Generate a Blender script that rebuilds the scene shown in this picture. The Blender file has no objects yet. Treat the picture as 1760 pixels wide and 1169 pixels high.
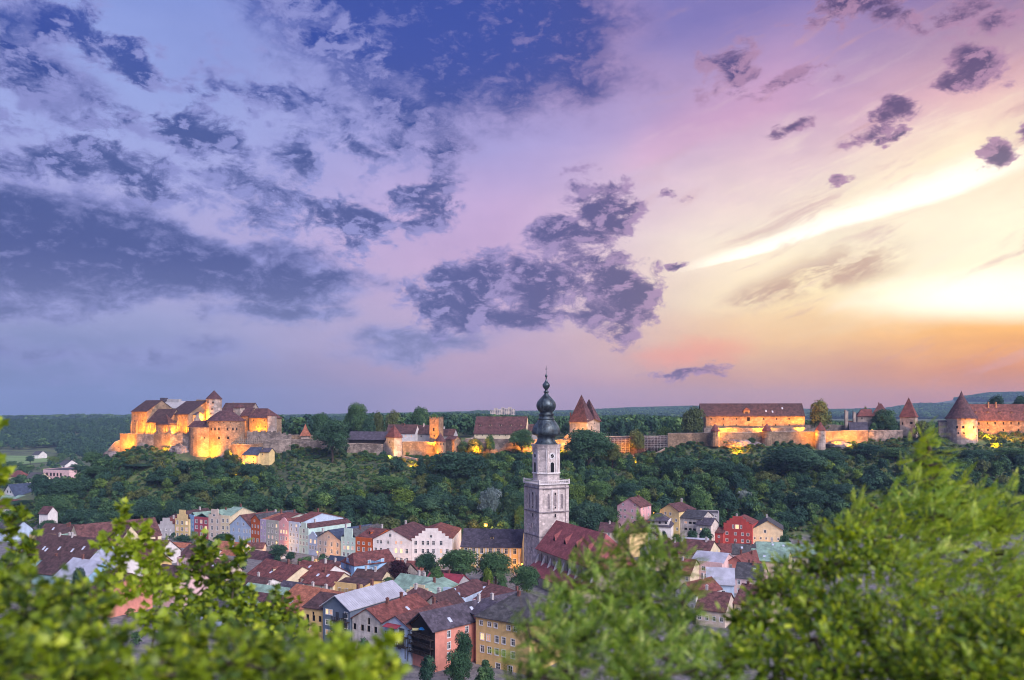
import bpy, math, random
import numpy as np
from mathutils import Vector, Matrix
from mathutils.geometry import tessellate_polygon
random.seed(7)
RNG = np.random.default_rng(11)
SC = bpy.context.scene
COL = SC.collection
pi = math.pi
R = math.radians

# ------------------------------------------------------------------ camera
F, CX, HY, CZ = 1400.0, 880.0, 712.0, 61.0     # focal length in photo pixels, centre column, horizon row, eye height (m)
cam_d = bpy.data.cameras.new('camera')
cam = bpy.data.objects.new('camera', cam_d); COL.objects.link(cam)
cam.location = (0, 0, CZ); cam.rotation_euler = (R(90), 0, 0)
cam_d.sensor_width = 36; cam_d.lens = 36 * F / 1760
cam_d.shift_y = (HY - 584.5) / 1760
cam_d.clip_start = 0.2; cam_d.clip_end = 20000
cam_d.dof.use_dof = True; cam_d.dof.focus_distance = 420; cam_d.dof.aperture_fstop = 0.8
SC.camera = cam
SC.view_settings.view_transform = 'Standard'; SC.view_settings.look = 'None'
SC.view_settings.gamma = 1; SC.view_settings.use_curve_mapping = False
SC.view_settings.exposure = 0.12
SC.cycles.max_bounces = 5; SC.cycles.diffuse_bounces = 2; SC.cycles.glossy_bounces = 2
SC.cycles.transmission_bounces = 3; SC.cycles.volume_bounces = 0; SC.cycles.transparent_max_bounces = 6
SC.cycles.volume_step_rate = 4
SC.cycles.use_denoising = True
SC.cycles.sample_clamp_indirect = 4
SC.cycles.use_light_tree = True
SC.cycles.filter_width = 1.05
SC.cycles.use_adaptive_sampling = True; SC.cycles.adaptive_threshold = 0.012

def X(px, Y): return (px - CX) / F * Y
def Z(py, Y): return CZ + (HY - py) / F * Y

def lin(c):
    return tuple((v/255/12.92 if v/255 <= .04045 else ((v/255 + .055)/1.055)**2.4) for v in c) + (1.0,)

# ------------------------------------------------------------------ node helper
class G:
    def __init__(s, nt): s.nt = nt; nt.nodes.clear()
    def n(s, t, **k):
        nd = s.nt.nodes.new(t)
        for a, v in k.items(): setattr(nd, a, v)
        return nd
    def put(s, sock, v):
        if isinstance(v, bpy.types.NodeSocket): s.nt.links.new(v, sock)
        elif v is not None: sock.default_value = v
    def m(s, op, a, b=None, c=None, clamp=False):
        nd = s.n('ShaderNodeMath', operation=op, use_clamp=clamp)
        for i, v in enumerate((a, b, c)): 
            if v is not None: s.put(nd.inputs[i], v)
        return nd.outputs[0]
    def v(s, op, a, b=None, out=0):
        nd = s.n('ShaderNodeVectorMath', operation=op)
        s.put(nd.inputs[0], a)
        if b is not None: s.put(nd.inputs[1], b)
        return nd.outputs[out]
    def rng(s, x, a, b, c=0.0, d=1.0, smooth=True):
        nd = s.n('ShaderNodeMapRange', interpolation_type='SMOOTHSTEP' if smooth else 'LINEAR')
        for i, v in enumerate((x, a, b, c, d)): s.put(nd.inputs[i], v)
        return nd.outputs[0]
    def mix(s, f, a, b, mode='MIX'):
        nd = s.n('ShaderNodeMix', data_type='RGBA', blend_type=mode)
        s.put(nd.inputs[0], f); s.put(nd.inputs[6], a); s.put(nd.inputs[7], b)
        return nd.outputs[2]
    def ramp(s, x, stops):
        nd = s.n('ShaderNodeValToRGB'); cr = nd.color_ramp
        while len(cr.elements) < len(stops): cr.elements.new(0.5)
        for e, (p, c) in zip(cr.elements, stops): e.position = p; e.color = c
        s.put(nd.inputs[0], x); return nd.outputs[0]
    def noise(s, vec, scale, detail=4, rough=.55, dist=0.0):
        nd = s.n('ShaderNodeTexNoise'); s.put(nd.inputs['Vector'], vec)
        nd.inputs['Scale'].default_value = scale; nd.inputs['Detail'].default_value = detail
        nd.inputs['Roughness'].default_value = rough; nd.inputs['Distortion'].default_value = dist
        return nd.outputs['Fac']
    def xyz(s, x, y, z):
        nd = s.n('ShaderNodeCombineXYZ')
        for i, v in enumerate((x, y, z)): s.put(nd.inputs[i], v)
        return nd.outputs[0]

# ------------------------------------------------------------------ world: twilight sky with broken clouds
world = bpy.data.worlds.new('World'); SC.world = world; world.use_nodes = True
SUN_AZ, SUN_EL = R(40), R(1.0)
g = G(world.node_tree)
dirn = g.n('ShaderNodeTexCoord').outputs['Generated']
sp = g.n('ShaderNodeSeparateXYZ'); g.put(sp.inputs[0], dirn)
dx, dy, dz = sp.outputs
DEG = 180/pi
el = g.m('MULTIPLY', g.m('ARCSINE', dz), DEG)
az = g.m('MULTIPLY', g.m('ARCTAN2', dx, dy), DEG)
hx = g.m('COSINE', g.m('SUBTRACT', g.m('ARCTAN2', dx, dy), SUN_AZ))
da = g.m('MULTIPLY', g.m('ARCCOSINE', g.m('MULTIPLY', hx, 0.99999)), DEG)      # degrees away from the sunset
wob = g.noise(g.v('MULTIPLY', dirn, (3, 3, 9)), 1.6, 5, .55)
elw = g.m('ADD', el, g.m('MULTIPLY', g.m('SUBTRACT', wob, .5), 5.0))
ef = g.m('DIVIDE', elw, 60.0)
def rp(lst): return g.ramp(ef, [(a/60, lin(c)) for a, c in lst])
rL = rp([(0.3,(112,128,172)),(3,(120,134,182)),(6,(152,156,202)),(10,(172,166,212)),(15,(158,164,218)),(20,(146,160,218)),(26,(128,146,212)),(60,(84,98,182))])
rC = rp([(0.3,(168,142,168)),(3,(184,152,178)),(6,(188,164,196)),(10,(198,166,204)),(14,(194,164,206)),(19,(166,156,210)),(26,(118,118,186)),(60,(78,84,158))])
rM = rp([(0.3,(186,142,142)),(2.5,(204,154,134)),(5,(240,196,146)),(8,(252,230,184)),(12,(254,238,210)),(15.5,(232,204,206)),(19,(198,160,192)),(26,(128,116,178)),(60,(80,80,150))])
rR = rp([(0.3,(158,112,108)),(2.5,(206,134,80)),(5,(250,186,96)),(8,(255,250,218)),(12,(255,242,214)),(15.5,(252,226,196)),(19,(222,176,182)),(25,(122,102,158)),(60,(82,78,146))])
c1 = g.mix(g.rng(da, 8, 22), rR, rM)
c2 = g.mix(g.rng(da, 20, 42), c1, rC)
base = g.mix(g.rng(da, 38, 66), c2, rL)

P0 = g.xyz(az, el, 0.0)
def azel(px, py):
    x = (px - CX)/F; z = (HY - py)/F
    return math.degrees(math.atan(x)), math.degrees(math.atan(z/math.sqrt(1+x*x)))
def blob(px, py, rx, ry, rot=0, w=1.0, vec=None):
    a, e = azel(px, py); k = .0409*math.cos(R(a))
    mp = g.n('ShaderNodeMapping', vector_type='TEXTURE'); g.put(mp.inputs[0], P0 if vec is None else vec)
    mp.inputs[1].default_value = (a, e, 0); mp.inputs[2].default_value = (0, 0, R(rot)); mp.inputs[3].default_value = (rx*k, ry*k, 1)
    l = g.v('LENGTH', mp.outputs[0], out=1)
    return g.m('MULTIPLY', g.m('SUBTRACT', 1.0, l, clamp=True), w)
# domain-warped coordinates for ragged outlines
nz = g.n('ShaderNodeTexNoise'); g.put(nz.inputs['Vector'], g.v('MULTIPLY', dirn, (1, 1, 1.7))); nz.inputs['Scale'].default_value = 9
nz.inputs['Detail'].default_value = 5; nz.inputs['Roughness'].default_value = .6
warp = g.v('MULTIPLY', g.v('SUBTRACT', nz.outputs['Color'], (.5, .5, .5)), (7, 4.5, 0))
PW = g.v('ADD', P0, warp)
fb = g.noise(g.v('MULTIPLY', g.v('ADD', dirn, (3.1, 0, 1.3)), (1, 1, 1.7)), 26, 10, .66, .25)
fbs = g.noise(g.v('MULTIPLY', g.v('ADD', dirn, (3.1+.010, -.002, 1.3-.007)), (1, 1, 1.7)), 26, 7, .62, .25)
relief = g.m('SUBTRACT', fb, fbs)
fb2 = g.noise(g.v('MULTIPLY', g.v('ADD', dirn, (7.7, 2.0, .3)), (1, 1, 1.9)), 8, 9, .60, .3)
fbd = g.m('ADD', g.m('MULTIPLY', fb2, .7), g.m('MULTIPLY', fb, .3))
def cloud(blobs, fine, lo, hi, amp):
    acc = None
    for b in blobs:
        v = blob(*b, vec=PW)
        acc = v if acc is None else g.m('MAXIMUM', acc, v)
    d = g.m('ADD', acc, g.m('MULTIPLY', g.m('SUBTRACT', fine, .5), amp))
    return g.m('MULTIPLY', g.rng(d, lo, hi), g.rng(acc, .0, .16)), d
# big soft masses (left bank, dark top cloud) -- px,py,rx,ry,rot
top, topd = cloud([(760,50,470,180,-8,1.5),(610,40,300,130,-10,1.3),(900,115,170,85,-20,1.15),(690,185,190,105,-40,.9)], fbd, .10, .72, .95)
bank, bankd = cloud([(60,420,380,125,0,1.35),(280,450,430,85,-6,1.35),(440,490,300,45,0,1.0),(0,360,240,90,-8,1.15),(60,120,190,80,-15,.7),(0,35,160,80,0,.75),(480,545,180,34,0,.8),(30,520,170,40,0,.9),(740,590,240,50,3,.62),(120,610,420,60,0,.5)], fbd, .12, .48, 1.15)
big = g.m('MAXIMUM', top, bank); bigd = g.m('MAXIMUM', topd, bankd)
# crisp dark clumps
sm, smd = cloud([(1035,370,95,85,35,1.05),(960,400,90,50,10,.75),(1060,500,110,100,-20,1.15),(930,490,170,85,25,.98),(800,500,160,75,10,.95),(870,545,230,50,0,.85),
    (720,340,90,110,-50,.72),(610,400,80,85,10,.85),(690,250,170,80,-30,.7),(500,275,90,50,-25,.85),(330,220,105,55,-15,.9),(240,105,95,45,0,.8),(130,50,110,65,0,.8),(40,120,140,60,-10,.9),
    (440,340,240,85,-18,.62),(300,300,260,60,-8,.55),(150,280,280,75,-8,.8),(560,190,180,75,-25,.68),(560,70,160,60,-20,.6),(160,200,220,60,-8,.5),(400,140,150,60,-10,.55),
    (1525,190,58,36,-5,1.0),(1525,250,32,18,0,.85),(1680,110,78,48,-20,.95),(1640,140,70,24,10,.75),(1685,278,44,34,-20,.95),(1245,120,75,60,40,.72),(1350,140,90,30,0,.65),(1360,216,50,16,0,.7),(1458,312,40,16,10,.7),
    (1640,15,110,40,0,.62),(1450,15,150,40,0,.6),(1750,240,30,26,0,.85),(1710,40,70,34,0,.7),(1190,636,75,18,8,.72),(1155,640,50,16,0,.6),(1170,455,30,12,0,.7),(1480,240,50,18,0,.55),(1150,330,24,12,0,.6)], fb, .12, .50, 2.5)
# generic cover outside the picture: the same broken cloud goes on
gen = g.m('MULTIPLY', g.rng(fb2, .52, .68), g.m('MAXIMUM', g.rng(g.m('ABSOLUTE', az), 34, 46), g.rng(el, 29, 38)))
gen = g.m('MULTIPLY', gen, g.m('MULTIPLY', g.rng(el, 3, 12), .75))
# cloud colours by distance from the sunset
core = g.mix(g.rng(da, 20, 50), lin((78,62,112)), lin((56,74,138)))
core = g.mix(g.m('MULTIPLY', g.rng(el, 16, 25), g.rng(da, 18, 45)), core, lin((46,70,156)))
edge = g.mix(g.rng(da, 20, 55), lin((176,134,168)), lin((142,146,206)))
thick = g.rng(g.m('ADD', bigd, g.m('MULTIPLY', g.m('SUBTRACT', fb, .5), 1.6)), .08, .78)
bcol = g.mix(thick, edge, core)
bcol = g.mix(g.m('MULTIPLY', g.rng(el, 11, 4), .4), bcol, lin((150,156,200)))
scol = g.mix(g.rng(g.m('ADD', smd, g.m('MULTIPLY', g.m('SUBTRACT', fb2, .5), .6)), .24, .70), edge, core)
bcol = g.mix(g.rng(relief, .0, .20, 0, .45), bcol, edge)
scol = g.mix(g.rng(relief, -.01, .12, 0, .85), scol, edge)
scol = g.mix(g.rng(relief, .0, -.12, 0, .5), scol, core)
# bright cirrus band climbing to the right
def band(px0, py0, px1, py1, w0, w1, soft=1.0, up=1.0):
    (a0, e0), (a1, e1) = azel(px0, py0), azel(px1, py1)
    L = math.hypot(a1-a0, e1-e0); rot = math.degrees(math.atan2(e1-e0, a1-a0))
    mp = g.n('ShaderNodeMapping', vector_type='TEXTURE'); g.put(mp.inputs[0], g.v('ADD', P0, g.v('MULTIPLY', warp, (.25, .22, 0))))
    mp.inputs[1].default_value = (a0, e0, 0); mp.inputs[2].default_value = (0, 0, R(rot)); mp.inputs[3].default_value = (L, 1, 1)
    s_ = g.n('ShaderNodeSeparateXYZ'); g.put(s_.inputs[0], mp.outputs[0])
    wid = g.rng(s_.outputs[0], 0, 1, w0, w1, smooth=False)
    t = g.m('DIVIDE', s_.outputs[1], wid)
    below = g.rng(t, -.55, -.05); above = g.rng(t, up, .15)
    return g.m('MULTIPLY', g.m('MULTIPLY', below, above), g.m('MULTIPLY', g.rng(s_.outputs[0], -.05, .3), g.rng(s_.outputs[0], 1.35, .95)))
st1 = band(1160, 470, 1655, 318, .35, 1.15, up=1.8)
st2 = band(1330, 392, 1780, 245, .8, 2.2, up=2.2)
pk = band(1040, 300, 1340, 170, 1.2, 3.0, up=1.6)
br = band(1210, 545, 1490, 462, .8, 2.4, up=1.4)
op = blob(1190, 600, 150, 40, 5, 1.0, vec=PW)
sky = g.mix(g.m('MULTIPLY', pk, .28), base, lin((222,160,196)))
cir = g.n('ShaderNodeMapping', vector_type='TEXTURE'); g.put(cir.inputs[0], g.v('ADD', P0, g.v('MULTIPLY', warp, (.3,.3,0)))); cir.inputs[2].default_value = (0,0,R(20)); cir.inputs[3].default_value = (9,1.6,1)
cn = g.noise(cir.outputs[0], 1.0, 7, .62, .4)
cn2 = g.m('MULTIPLY', g.m('SUBTRACT', cn, .5), g.rng(da, 45, 15))
sky = g.mix(g.m('MULTIPLY', g.rng(cn2, .02, .18, 0, .5), g.m('MULTIPLY', g.rng(el, 24, 14), g.rng(el, 4, 9))), sky, lin((255,238,214)))
sky = g.mix(g.rng(cn2, -.03, -.18, 0, .45), sky, lin((196,150,158)))
st1 = g.m('MULTIPLY', st1, g.rng(g.m('ADD', cn, g.m('MULTIPLY', fb, .5)), .52, .74, .25, 1)); br = g.m('MULTIPLY', br, g.rng(g.m('ADD', cn, g.m('MULTIPLY', fb, .5)), .62, .82, 0, 1))
sky = g.mix(g.m('MULTIPLY', st2, g.rng(cn, .3, .6, .1, .7)), sky, lin((255,240,205)))
sky = g.mix(st1, sky, (1.25, 1.18, 1.0, 1))
sky = g.mix(g.m('MULTIPLY', br, .75), sky, lin((182,140,132)))
sky = g.mix(g.rng(op, .1, .9, 0, .6), sky, lin((238,150,132)))
glow = blob(1800, 500, 400, 62, 0, 1.0)
sky = g.mix(g.rng(glow, 0, .75), sky, (1.3, 1.22, 1.0, 1))
# faint mottling of the high veil
veil = g.m('SUBTRACT', fb2, .5)
sky = g.mix(1.0, sky, g.xyz(g.m('ADD', 1.0, g.m('MULTIPLY', veil, .35)), g.m('ADD', 1.0, g.m('MULTIPLY', veil, .32)), g.m('ADD', 1.0, g.m('MULTIPLY', veil, .22))), 'MULTIPLY')
sky = g.mix(g.m('MULTIPLY', gen, .8), sky, bcol)
sky = g.mix(g.m('MULTIPLY', big, .93), sky, bcol)
sky = g.mix(g.m('MULTIPLY', sm, .92), sky, scol)
# physical twilight sky underneath, at low strength
ns = g.n('ShaderNodeTexSky', sky_type='NISHITA'); ns.sun_disc = False; ns.sun_elevation = SUN_EL; ns.sun_rotation = SUN_AZ
nmix = g.v('SCALE', ns.outputs[0]); nmix.node.inputs['Scale'].default_value = .015
tot = g.v('ADD', g.v('MULTIPLY', sky, (.97, .97, .97)), nmix)
bg = g.n('ShaderNodeBackground'); g.put(bg.inputs[0], tot); bg.inputs[1].default_value = 1.0
wo = g.n('ShaderNodeOutputWorld'); g.nt.links.new(bg.outputs[0], wo.inputs[0])
world.cycles.sampling_method = 'MANUAL'; world.cycles.sample_map_resolution = 512

# very soft fill lamp, added behind right for the facades, standing for sky glow
sky_fill_d = bpy.data.lights.new('sun', 'SUN'); sky_fill_d.energy = 4.8; sky_fill_d.angle = R(45); sky_fill_d.color = (1.0, .90, .93)
sun = bpy.data.objects.new('sun', sky_fill_d); COL.objects.link(sun)
sun.rotation_euler = Vector((.50, -.60, .62)).to_track_quat('Z', 'Y').to_euler()
# ------------------------------------------------------------------ materials
MATS = {}
def material(name, col, rough=.85, var=.12, vscale=.35, bump=0.0, bscale=3.0, spec=.3, col2=None, metal=0.0, emit=None, estr=0.0, objrand=0.0, blocks=None, streak=0.0, transl=0.0):
    if name in MATS: return MATS[name]
    m = bpy.data.materials.new(name); m.use_nodes = True; MATS[name] = m
    g = G(m.node_tree); out = g.n('ShaderNodeOutputMaterial')
    b = g.n('ShaderNodeBsdfPrincipled')
    tc = g.n('ShaderNodeTexCoord').outputs['Object']
    c = tuple(col) + (1.0,) if len(col) == 3 else col
    dark = tuple(v*(1-var*2) for v in c[:3]) + (1,) if col2 is None else tuple(col2) + (1.0,)
    light = tuple(min(1, v*(1+var)) for v in c[:3]) + (1,)
    n1 = g.noise(tc, vscale, 6, .65)
    colr = g.mix(g.rng(n1, .35, .65), dark, light)
    if streak:
        n2 = g.noise(g.v('MULTIPLY', tc, (1, 1, .12)), 1.1, 5, .6)
        colr = g.mix(g.rng(n2, .5, .75, 0, streak), colr, tuple(v*.45 for v in c[:3]) + (1,))
    if blocks:
        vo = g.n('ShaderNodeTexVoronoi'); g.put(vo.inputs['Vector'], g.v('MULTIPLY', tc, (1, 1, 1.6))); vo.inputs['Scale'].default_value = blocks
        sp_ = g.n('ShaderNodeSeparateXYZ'); g.put(sp_.inputs[0], vo.outputs['Color'])
        colr = g.mix(g.rng(sp_.outputs[0], 0, 1, 0, .5), colr, tuple(v*.5 for v in c[:3]) + (1,))
        colr = g.mix(g.rng(sp_.outputs[1], .8, 1, 0, .5), colr, tuple(min(1, v*1.5) for v in c[:3]) + (1,))
    if objrand:
        oi = g.n('ShaderNodeObjectInfo').outputs['Random']
        colr = g.mix(1.0, colr, g.ramp(oi, [(0, (1-objrand, 1-objrand*.8, 1-objrand*.5, 1)), (1, (1+objrand, 1+objrand*.7, 1-objrand*.2, 1))]), 'MULTIPLY')
    g.put(b.inputs['Base Color'], colr)
    b.inputs['Roughness'].default_value = rough; b.inputs['Metallic'].default_value = metal
    b.inputs['Specular IOR Level'].default_value = spec
    if bump:
        bn = g.n('ShaderNodeBump'); bn.inputs['Strength'].default_value = min(1, bump); bn.inputs['Distance'].default_value = .1*max(1, bump)
        g.put(bn.inputs['Height'], g.noise(tc, bscale, 4, .6)); g.nt.links.new(bn.outputs[0], b.inputs['Normal'])
    if emit:
        b.inputs['Emission Color'].default_value = tuple(emit) + (1,); b.inputs['Emission Strength'].default_value = estr
    sh = b.outputs[0]
    if transl:
        t = g.n('ShaderNodeBsdfTranslucent'); g.put(t.inputs[0], colr)
        ms = g.n('ShaderNodeMixShader'); ms.inputs[0].default_value = transl
        g.nt.links.new(sh, ms.inputs[1]); g.nt.links.new(t.outputs[0], ms.inputs[2]); sh = ms.outputs[0]
    g.nt.links.new(sh, out.inputs[0])
    return m
def pl(name, rgb, **k): return material(name, lin(rgb)[:3], **{**dict(var=.07, vscale=.5, streak=.22, rough=.9, bump=.2), **k})

M = dict(
  white=pl('white plaster',(222,218,216)), cream=pl('cream plaster',(214,200,168)), ochre=pl('ochre plaster',(216,184,126)), yellow=pl('yellow plaster',(224,198,140)),
  lblue=pl('light blue plaster',(150,190,226)), pblue=pl('pale blue plaster',(178,198,220)), pinkred=pl('raspberry plaster',(176,84,96)), pink=pl('pink plaster',(212,168,174)),
  salmon=pl('salmon plaster',(206,138,122)), orange=pl('rust orange plaster',(190,96,52)), lilac=pl('lilac plaster',(196,184,208)), greygreen=pl('grey green plaster',(172,178,170)),
  mint=pl('mint plaster',(184,212,204)), beige=pl('beige plaster',(206,190,174)), grey=pl('grey plaster',(166,164,166)), slate=pl('slate blue boards',(98,112,130)), red=pl('brick red plaster',(172,74,70)),
  stained=pl('stained pale plaster',(190,184,178), streak=.6, var=.16), palepink=pl('pale pink plaster',(220,186,184)), teal=pl('faded teal plaster',(150,186,190)),
  stone=material('castle stone',(.28,.195,.13),var=.22,vscale=.25,bump=.8,bscale=1.4,blocks=1.1,streak=.35,rough=.95),
  wallstone=material('rough rubble stone',(.27,.22,.19),var=.3,vscale=.3,bump=1,bscale=1.0,blocks=.8,streak=.3,rough=.95),
  palestone=material('pale render over stone',(.43,.35,.30),var=.2,vscale=.22,bump=.5,bscale=1.5,blocks=.5,streak=.4,rough=.95),
  tower=material('weathered tuff stone',(.60,.53,.51),var=.16,vscale=.35,bump=.5,bscale=1.6,blocks=.9,streak=.65,rough=.95),
  towertrim=material('dark weathered stone',(.24,.21,.22),var=.2,vscale=.8,rough=.95),
  trim=material('white stone trim',(.66,.63,.62),var=.1,vscale=1),
  rock=material('lilac grey rock',(.21,.175,.17),var=.35,vscale=.2,bump=1.5,bscale=.6,rough=.95),
  tdark=material('dark brown tile',(.085,.047,.050),var=.28,vscale=.6,bump=.5,bscale=4,blocks=1.6,objrand=.12),
  tred=material('red tile',(.175,.062,.058),var=.25,vscale=.6,bump=.5,bscale=4,blocks=1.6,objrand=.15),
  tbrown=material('red brown tile',(.120,.056,.060),var=.28,vscale=.6,bump=.5,bscale=4,blocks=1.6,objrand=.15),
  torange=material('orange tile',(.36,.135,.080),var=.2,vscale=.6,bump=.5,bscale=4,blocks=1.6),
  tcrim=material('crimson sheet roof',(.25,.040,.060),var=.12,vscale=.5,rough=.6),
  tgrey=material('grey slate roof',(.075,.075,.085),var=.25,vscale=.5,bump=.4,bscale=4,blocks=1.5,objrand=.1),
  tblack=material('dark slate roof',(.080,.070,.095),var=.25,vscale=.5,blocks=1.5),
  tbluegrey=material('blue grey roof',(.05,.07,.12),var=.2,vscale=.5,blocks=1.2),
  tgreen=material('patina green roof',(.22,.34,.27),var=.18,vscale=.4,streak=.4,rough=.6),
  tmetal=material('pale sheet metal roof',(.50,.52,.58),var=.10,vscale=.3,rough=.45,metal=.3),
  church=material('church red tile',(.30,.088,.092),var=.16,vscale=.4,bump=.4,bscale=4,blocks=1.6),
  copper=material('dark copper',(.060,.085,.100),var=.35,vscale=.5,streak=.2,rough=.42,metal=.45,spec=.5),
  frame=material('window frame',(.70,.70,.70),var=.04,rough=.6), stoneframe=material('stone window frame',(.30,.24,.20),var=.15),
  glass=material('window glass',(.035,.045,.065),var=.1,rough=.08,spec=.8), dark=material('dark opening',(.012,.012,.014),var=.1,rough=.9,spec=.1),
  glow=material('lit window',(.8,.6,.3),emit=(1,.62,.28),estr=1.15), glowdim=material('warm window',(.6,.4,.3),emit=(1,.50,.24),estr=.45),
  lamp=material('lamp bulb',(.03,.02,.01),emit=(1,.40,.04),estr=1.5), flood=material('floodlight glass',(.03,.02,.01),emit=(1,.6,.15),estr=5),
  darkwall=material('dark old wall',(.12,.085,.09),var=.3,vscale=.4,blocks=1,rough=.95),  # bridge masonry in its own dark purplish colour
  iron=material('dark iron',(.03,.03,.035),rough=.5,var=.05), wood=material('dark wood',(.035,.026,.026),var=.25,vscale=1,rough=.8),
  palewood=material('weathered timber',(.34,.27,.22),var=.2,vscale=1), brick=material('chimney brick',(.20,.09,.075),var=.2,vscale=2,blocks=3),
  chimw=material('pale chimney render',(.50,.47,.46),var=.12,vscale=1), sky_l=material('skylight glass',(.52,.58,.68),var=.08,rough=.15,spec=.8),
  bark=material('bark',(.085,.065,.05),var=.3,vscale=1,bump=.5), steel=material('galvanised steel',(.36,.34,.34),rough=.4,metal=.5),
)

# ------------------------------------------------------------------ mesh builder
class MB:
    def __init__(s): s.v = []; s.f = []; s.mi = []; s.cur = 0
    def add(s, verts, faces):
        o = len(s.v); s.v += [tuple(p) for p in verts]
        for f in faces: s.f.append(tuple(o+i for i in f)); s.mi.append(s.cur)
        return s
    def box(s, x0, y0, z0, x1, y1, z1):
        return s.add([(x0,y0,z0),(x1,y0,z0),(x1,y1,z0),(x0,y1,z0),(x0,y0,z1),(x1,y0,z1),(x1,y1,z1),(x0,y1,z1)],
                     [(0,3,2,1),(4,5,6,7),(0,1,5,4),(1,2,6,5),(2,3,7,6),(3,0,4,7)])
    def prism(s, pts, z0, z1):
        n = len(pts); zt = z1 if hasattr(z1, '__len__') else [z1]*n
        return s.add([(x,y,z0) for x,y in pts] + [(p[0],p[1],z) for p,z in zip(pts, zt)],
                     [tuple(range(n-1,-1,-1)), tuple(range(n,2*n))] + [(i,(i+1)%n,n+(i+1)%n,n+i) for i in range(n)])
    def tube(s, pts, rs, n=6):
        vs = []; fs = []
        for k, (p, r) in enumerate(zip(pts, rs)):
            p = Vector(p); q = Vector(pts[min(k+1, len(pts)-1)]) - Vector(pts[max(k-1, 0)])
            q = q.normalized() if q.length > 1e-6 else Vector((0,0,1))
            a = q.orthogonal().normalized() if abs(q.z) > .99 or k == 0 else (la - q*la.dot(q)).normalized()
            la = a; b = q.cross(a)
            vs += [p + (a*math.cos(2*pi*i/n) + b*math.sin(2*pi*i/n))*r for i in range(n)]
        for k in range(len(pts)-1):
            fs += [(k*n+i, k*n+(i+1)%n, (k+1)*n+(i+1)%n, (k+1)*n+i) for i in range(n)]
        fs += [tuple(range(n-1,-1,-1)), tuple((len(pts)-1)*n+i for i in range(n))]
        return s.add(vs, fs)
    def lathe(s, prof, n=16, cx=0, cy=0, ph=0.0):
        vs = [(cx+r*math.cos(2*pi*i/n+ph), cy+r*math.sin(2*pi*i/n+ph), z) for r, z in prof for i in range(n)]
        fs = [(k*n+i, k*n+(i+1)%n, (k+1)*n+(i+1)%n, (k+1)*n+i) for k in range(len(prof)-1) for i in range(n)]
        if prof[0][0] > .01: fs.append(tuple(range(n-1,-1,-1)))
        if prof[-1][0] > .01: fs.append(tuple((len(prof)-1)*n+i for i in range(n)))
        return s.add(vs, fs)
    def mesh(s, name, mats, smooth=False):
        me = bpy.data.meshes.new(name); me.from_pydata(s.v, [], s.f)
        for m in (mats if isinstance(mats, (list, tuple)) else [mats]): me.materials.append(M[m] if isinstance(m, str) else m)
        if any(s.mi): me.polygons.foreach_set('material_index', s.mi)
        if smooth: me.polygons.foreach_set('use_smooth', [True]*len(s.f))
        me.update(); return me
    def build(s, name, mats, parent=None, smooth=False, loc=(0,0,0), rot=0):
        return obj(name, s.mesh(name, mats, smooth), parent, loc, rot)
def obj(name, me, parent=None, loc=(0,0,0), rot=0):
    o = bpy.data.objects.new(name, me); COL.objects.link(o)
    if parent is not None: o.parent = parent
    o.location = loc
    if rot: o.rotation_euler = (0, 0, rot)
    return o
def tag(o, label=None, cat=None, group=None, kind=None):
    if label: o['label'] = label
    if cat: o['category'] = cat
    if group: o['group'] = group
    if kind: o['kind'] = kind
    return o
def thing(name, label, cat, loc=(0,0,0), rot=0, group=None):
    return tag(obj(name, None, None, loc, rot), label, cat, group)
def fast_mesh(name, V, Fq, mats, smooth=False):
    """V (n,3) array, Fq (m,k) array of equal sized faces"""
    me = bpy.data.meshes.new(name); V = np.asarray(V, np.float32); Fq = np.asarray(Fq, np.int32)
    me.vertices.add(len(V)); me.vertices.foreach_set('co', V.ravel())
    m_, k = Fq.shape; me.loops.add(m_*k); me.loops.foreach_set('vertex_index', Fq.ravel())
    me.polygons.add(m_); me.polygons.foreach_set('loop_start', np.arange(0, m_*k, k, dtype=np.int32))
    try: me.polygons.foreach_set('loop_total', np.full(m_, k, np.int32))
    except Exception: pass
    for m in (mats if isinstance(mats, (list, tuple)) else [mats]): me.materials.append(M[m] if isinstance(m, str) else m)
    if smooth: me.polygons.foreach_set('use_smooth', np.ones(m_, bool))
    me.update(calc_edges=True); me.validate(); return me

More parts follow.
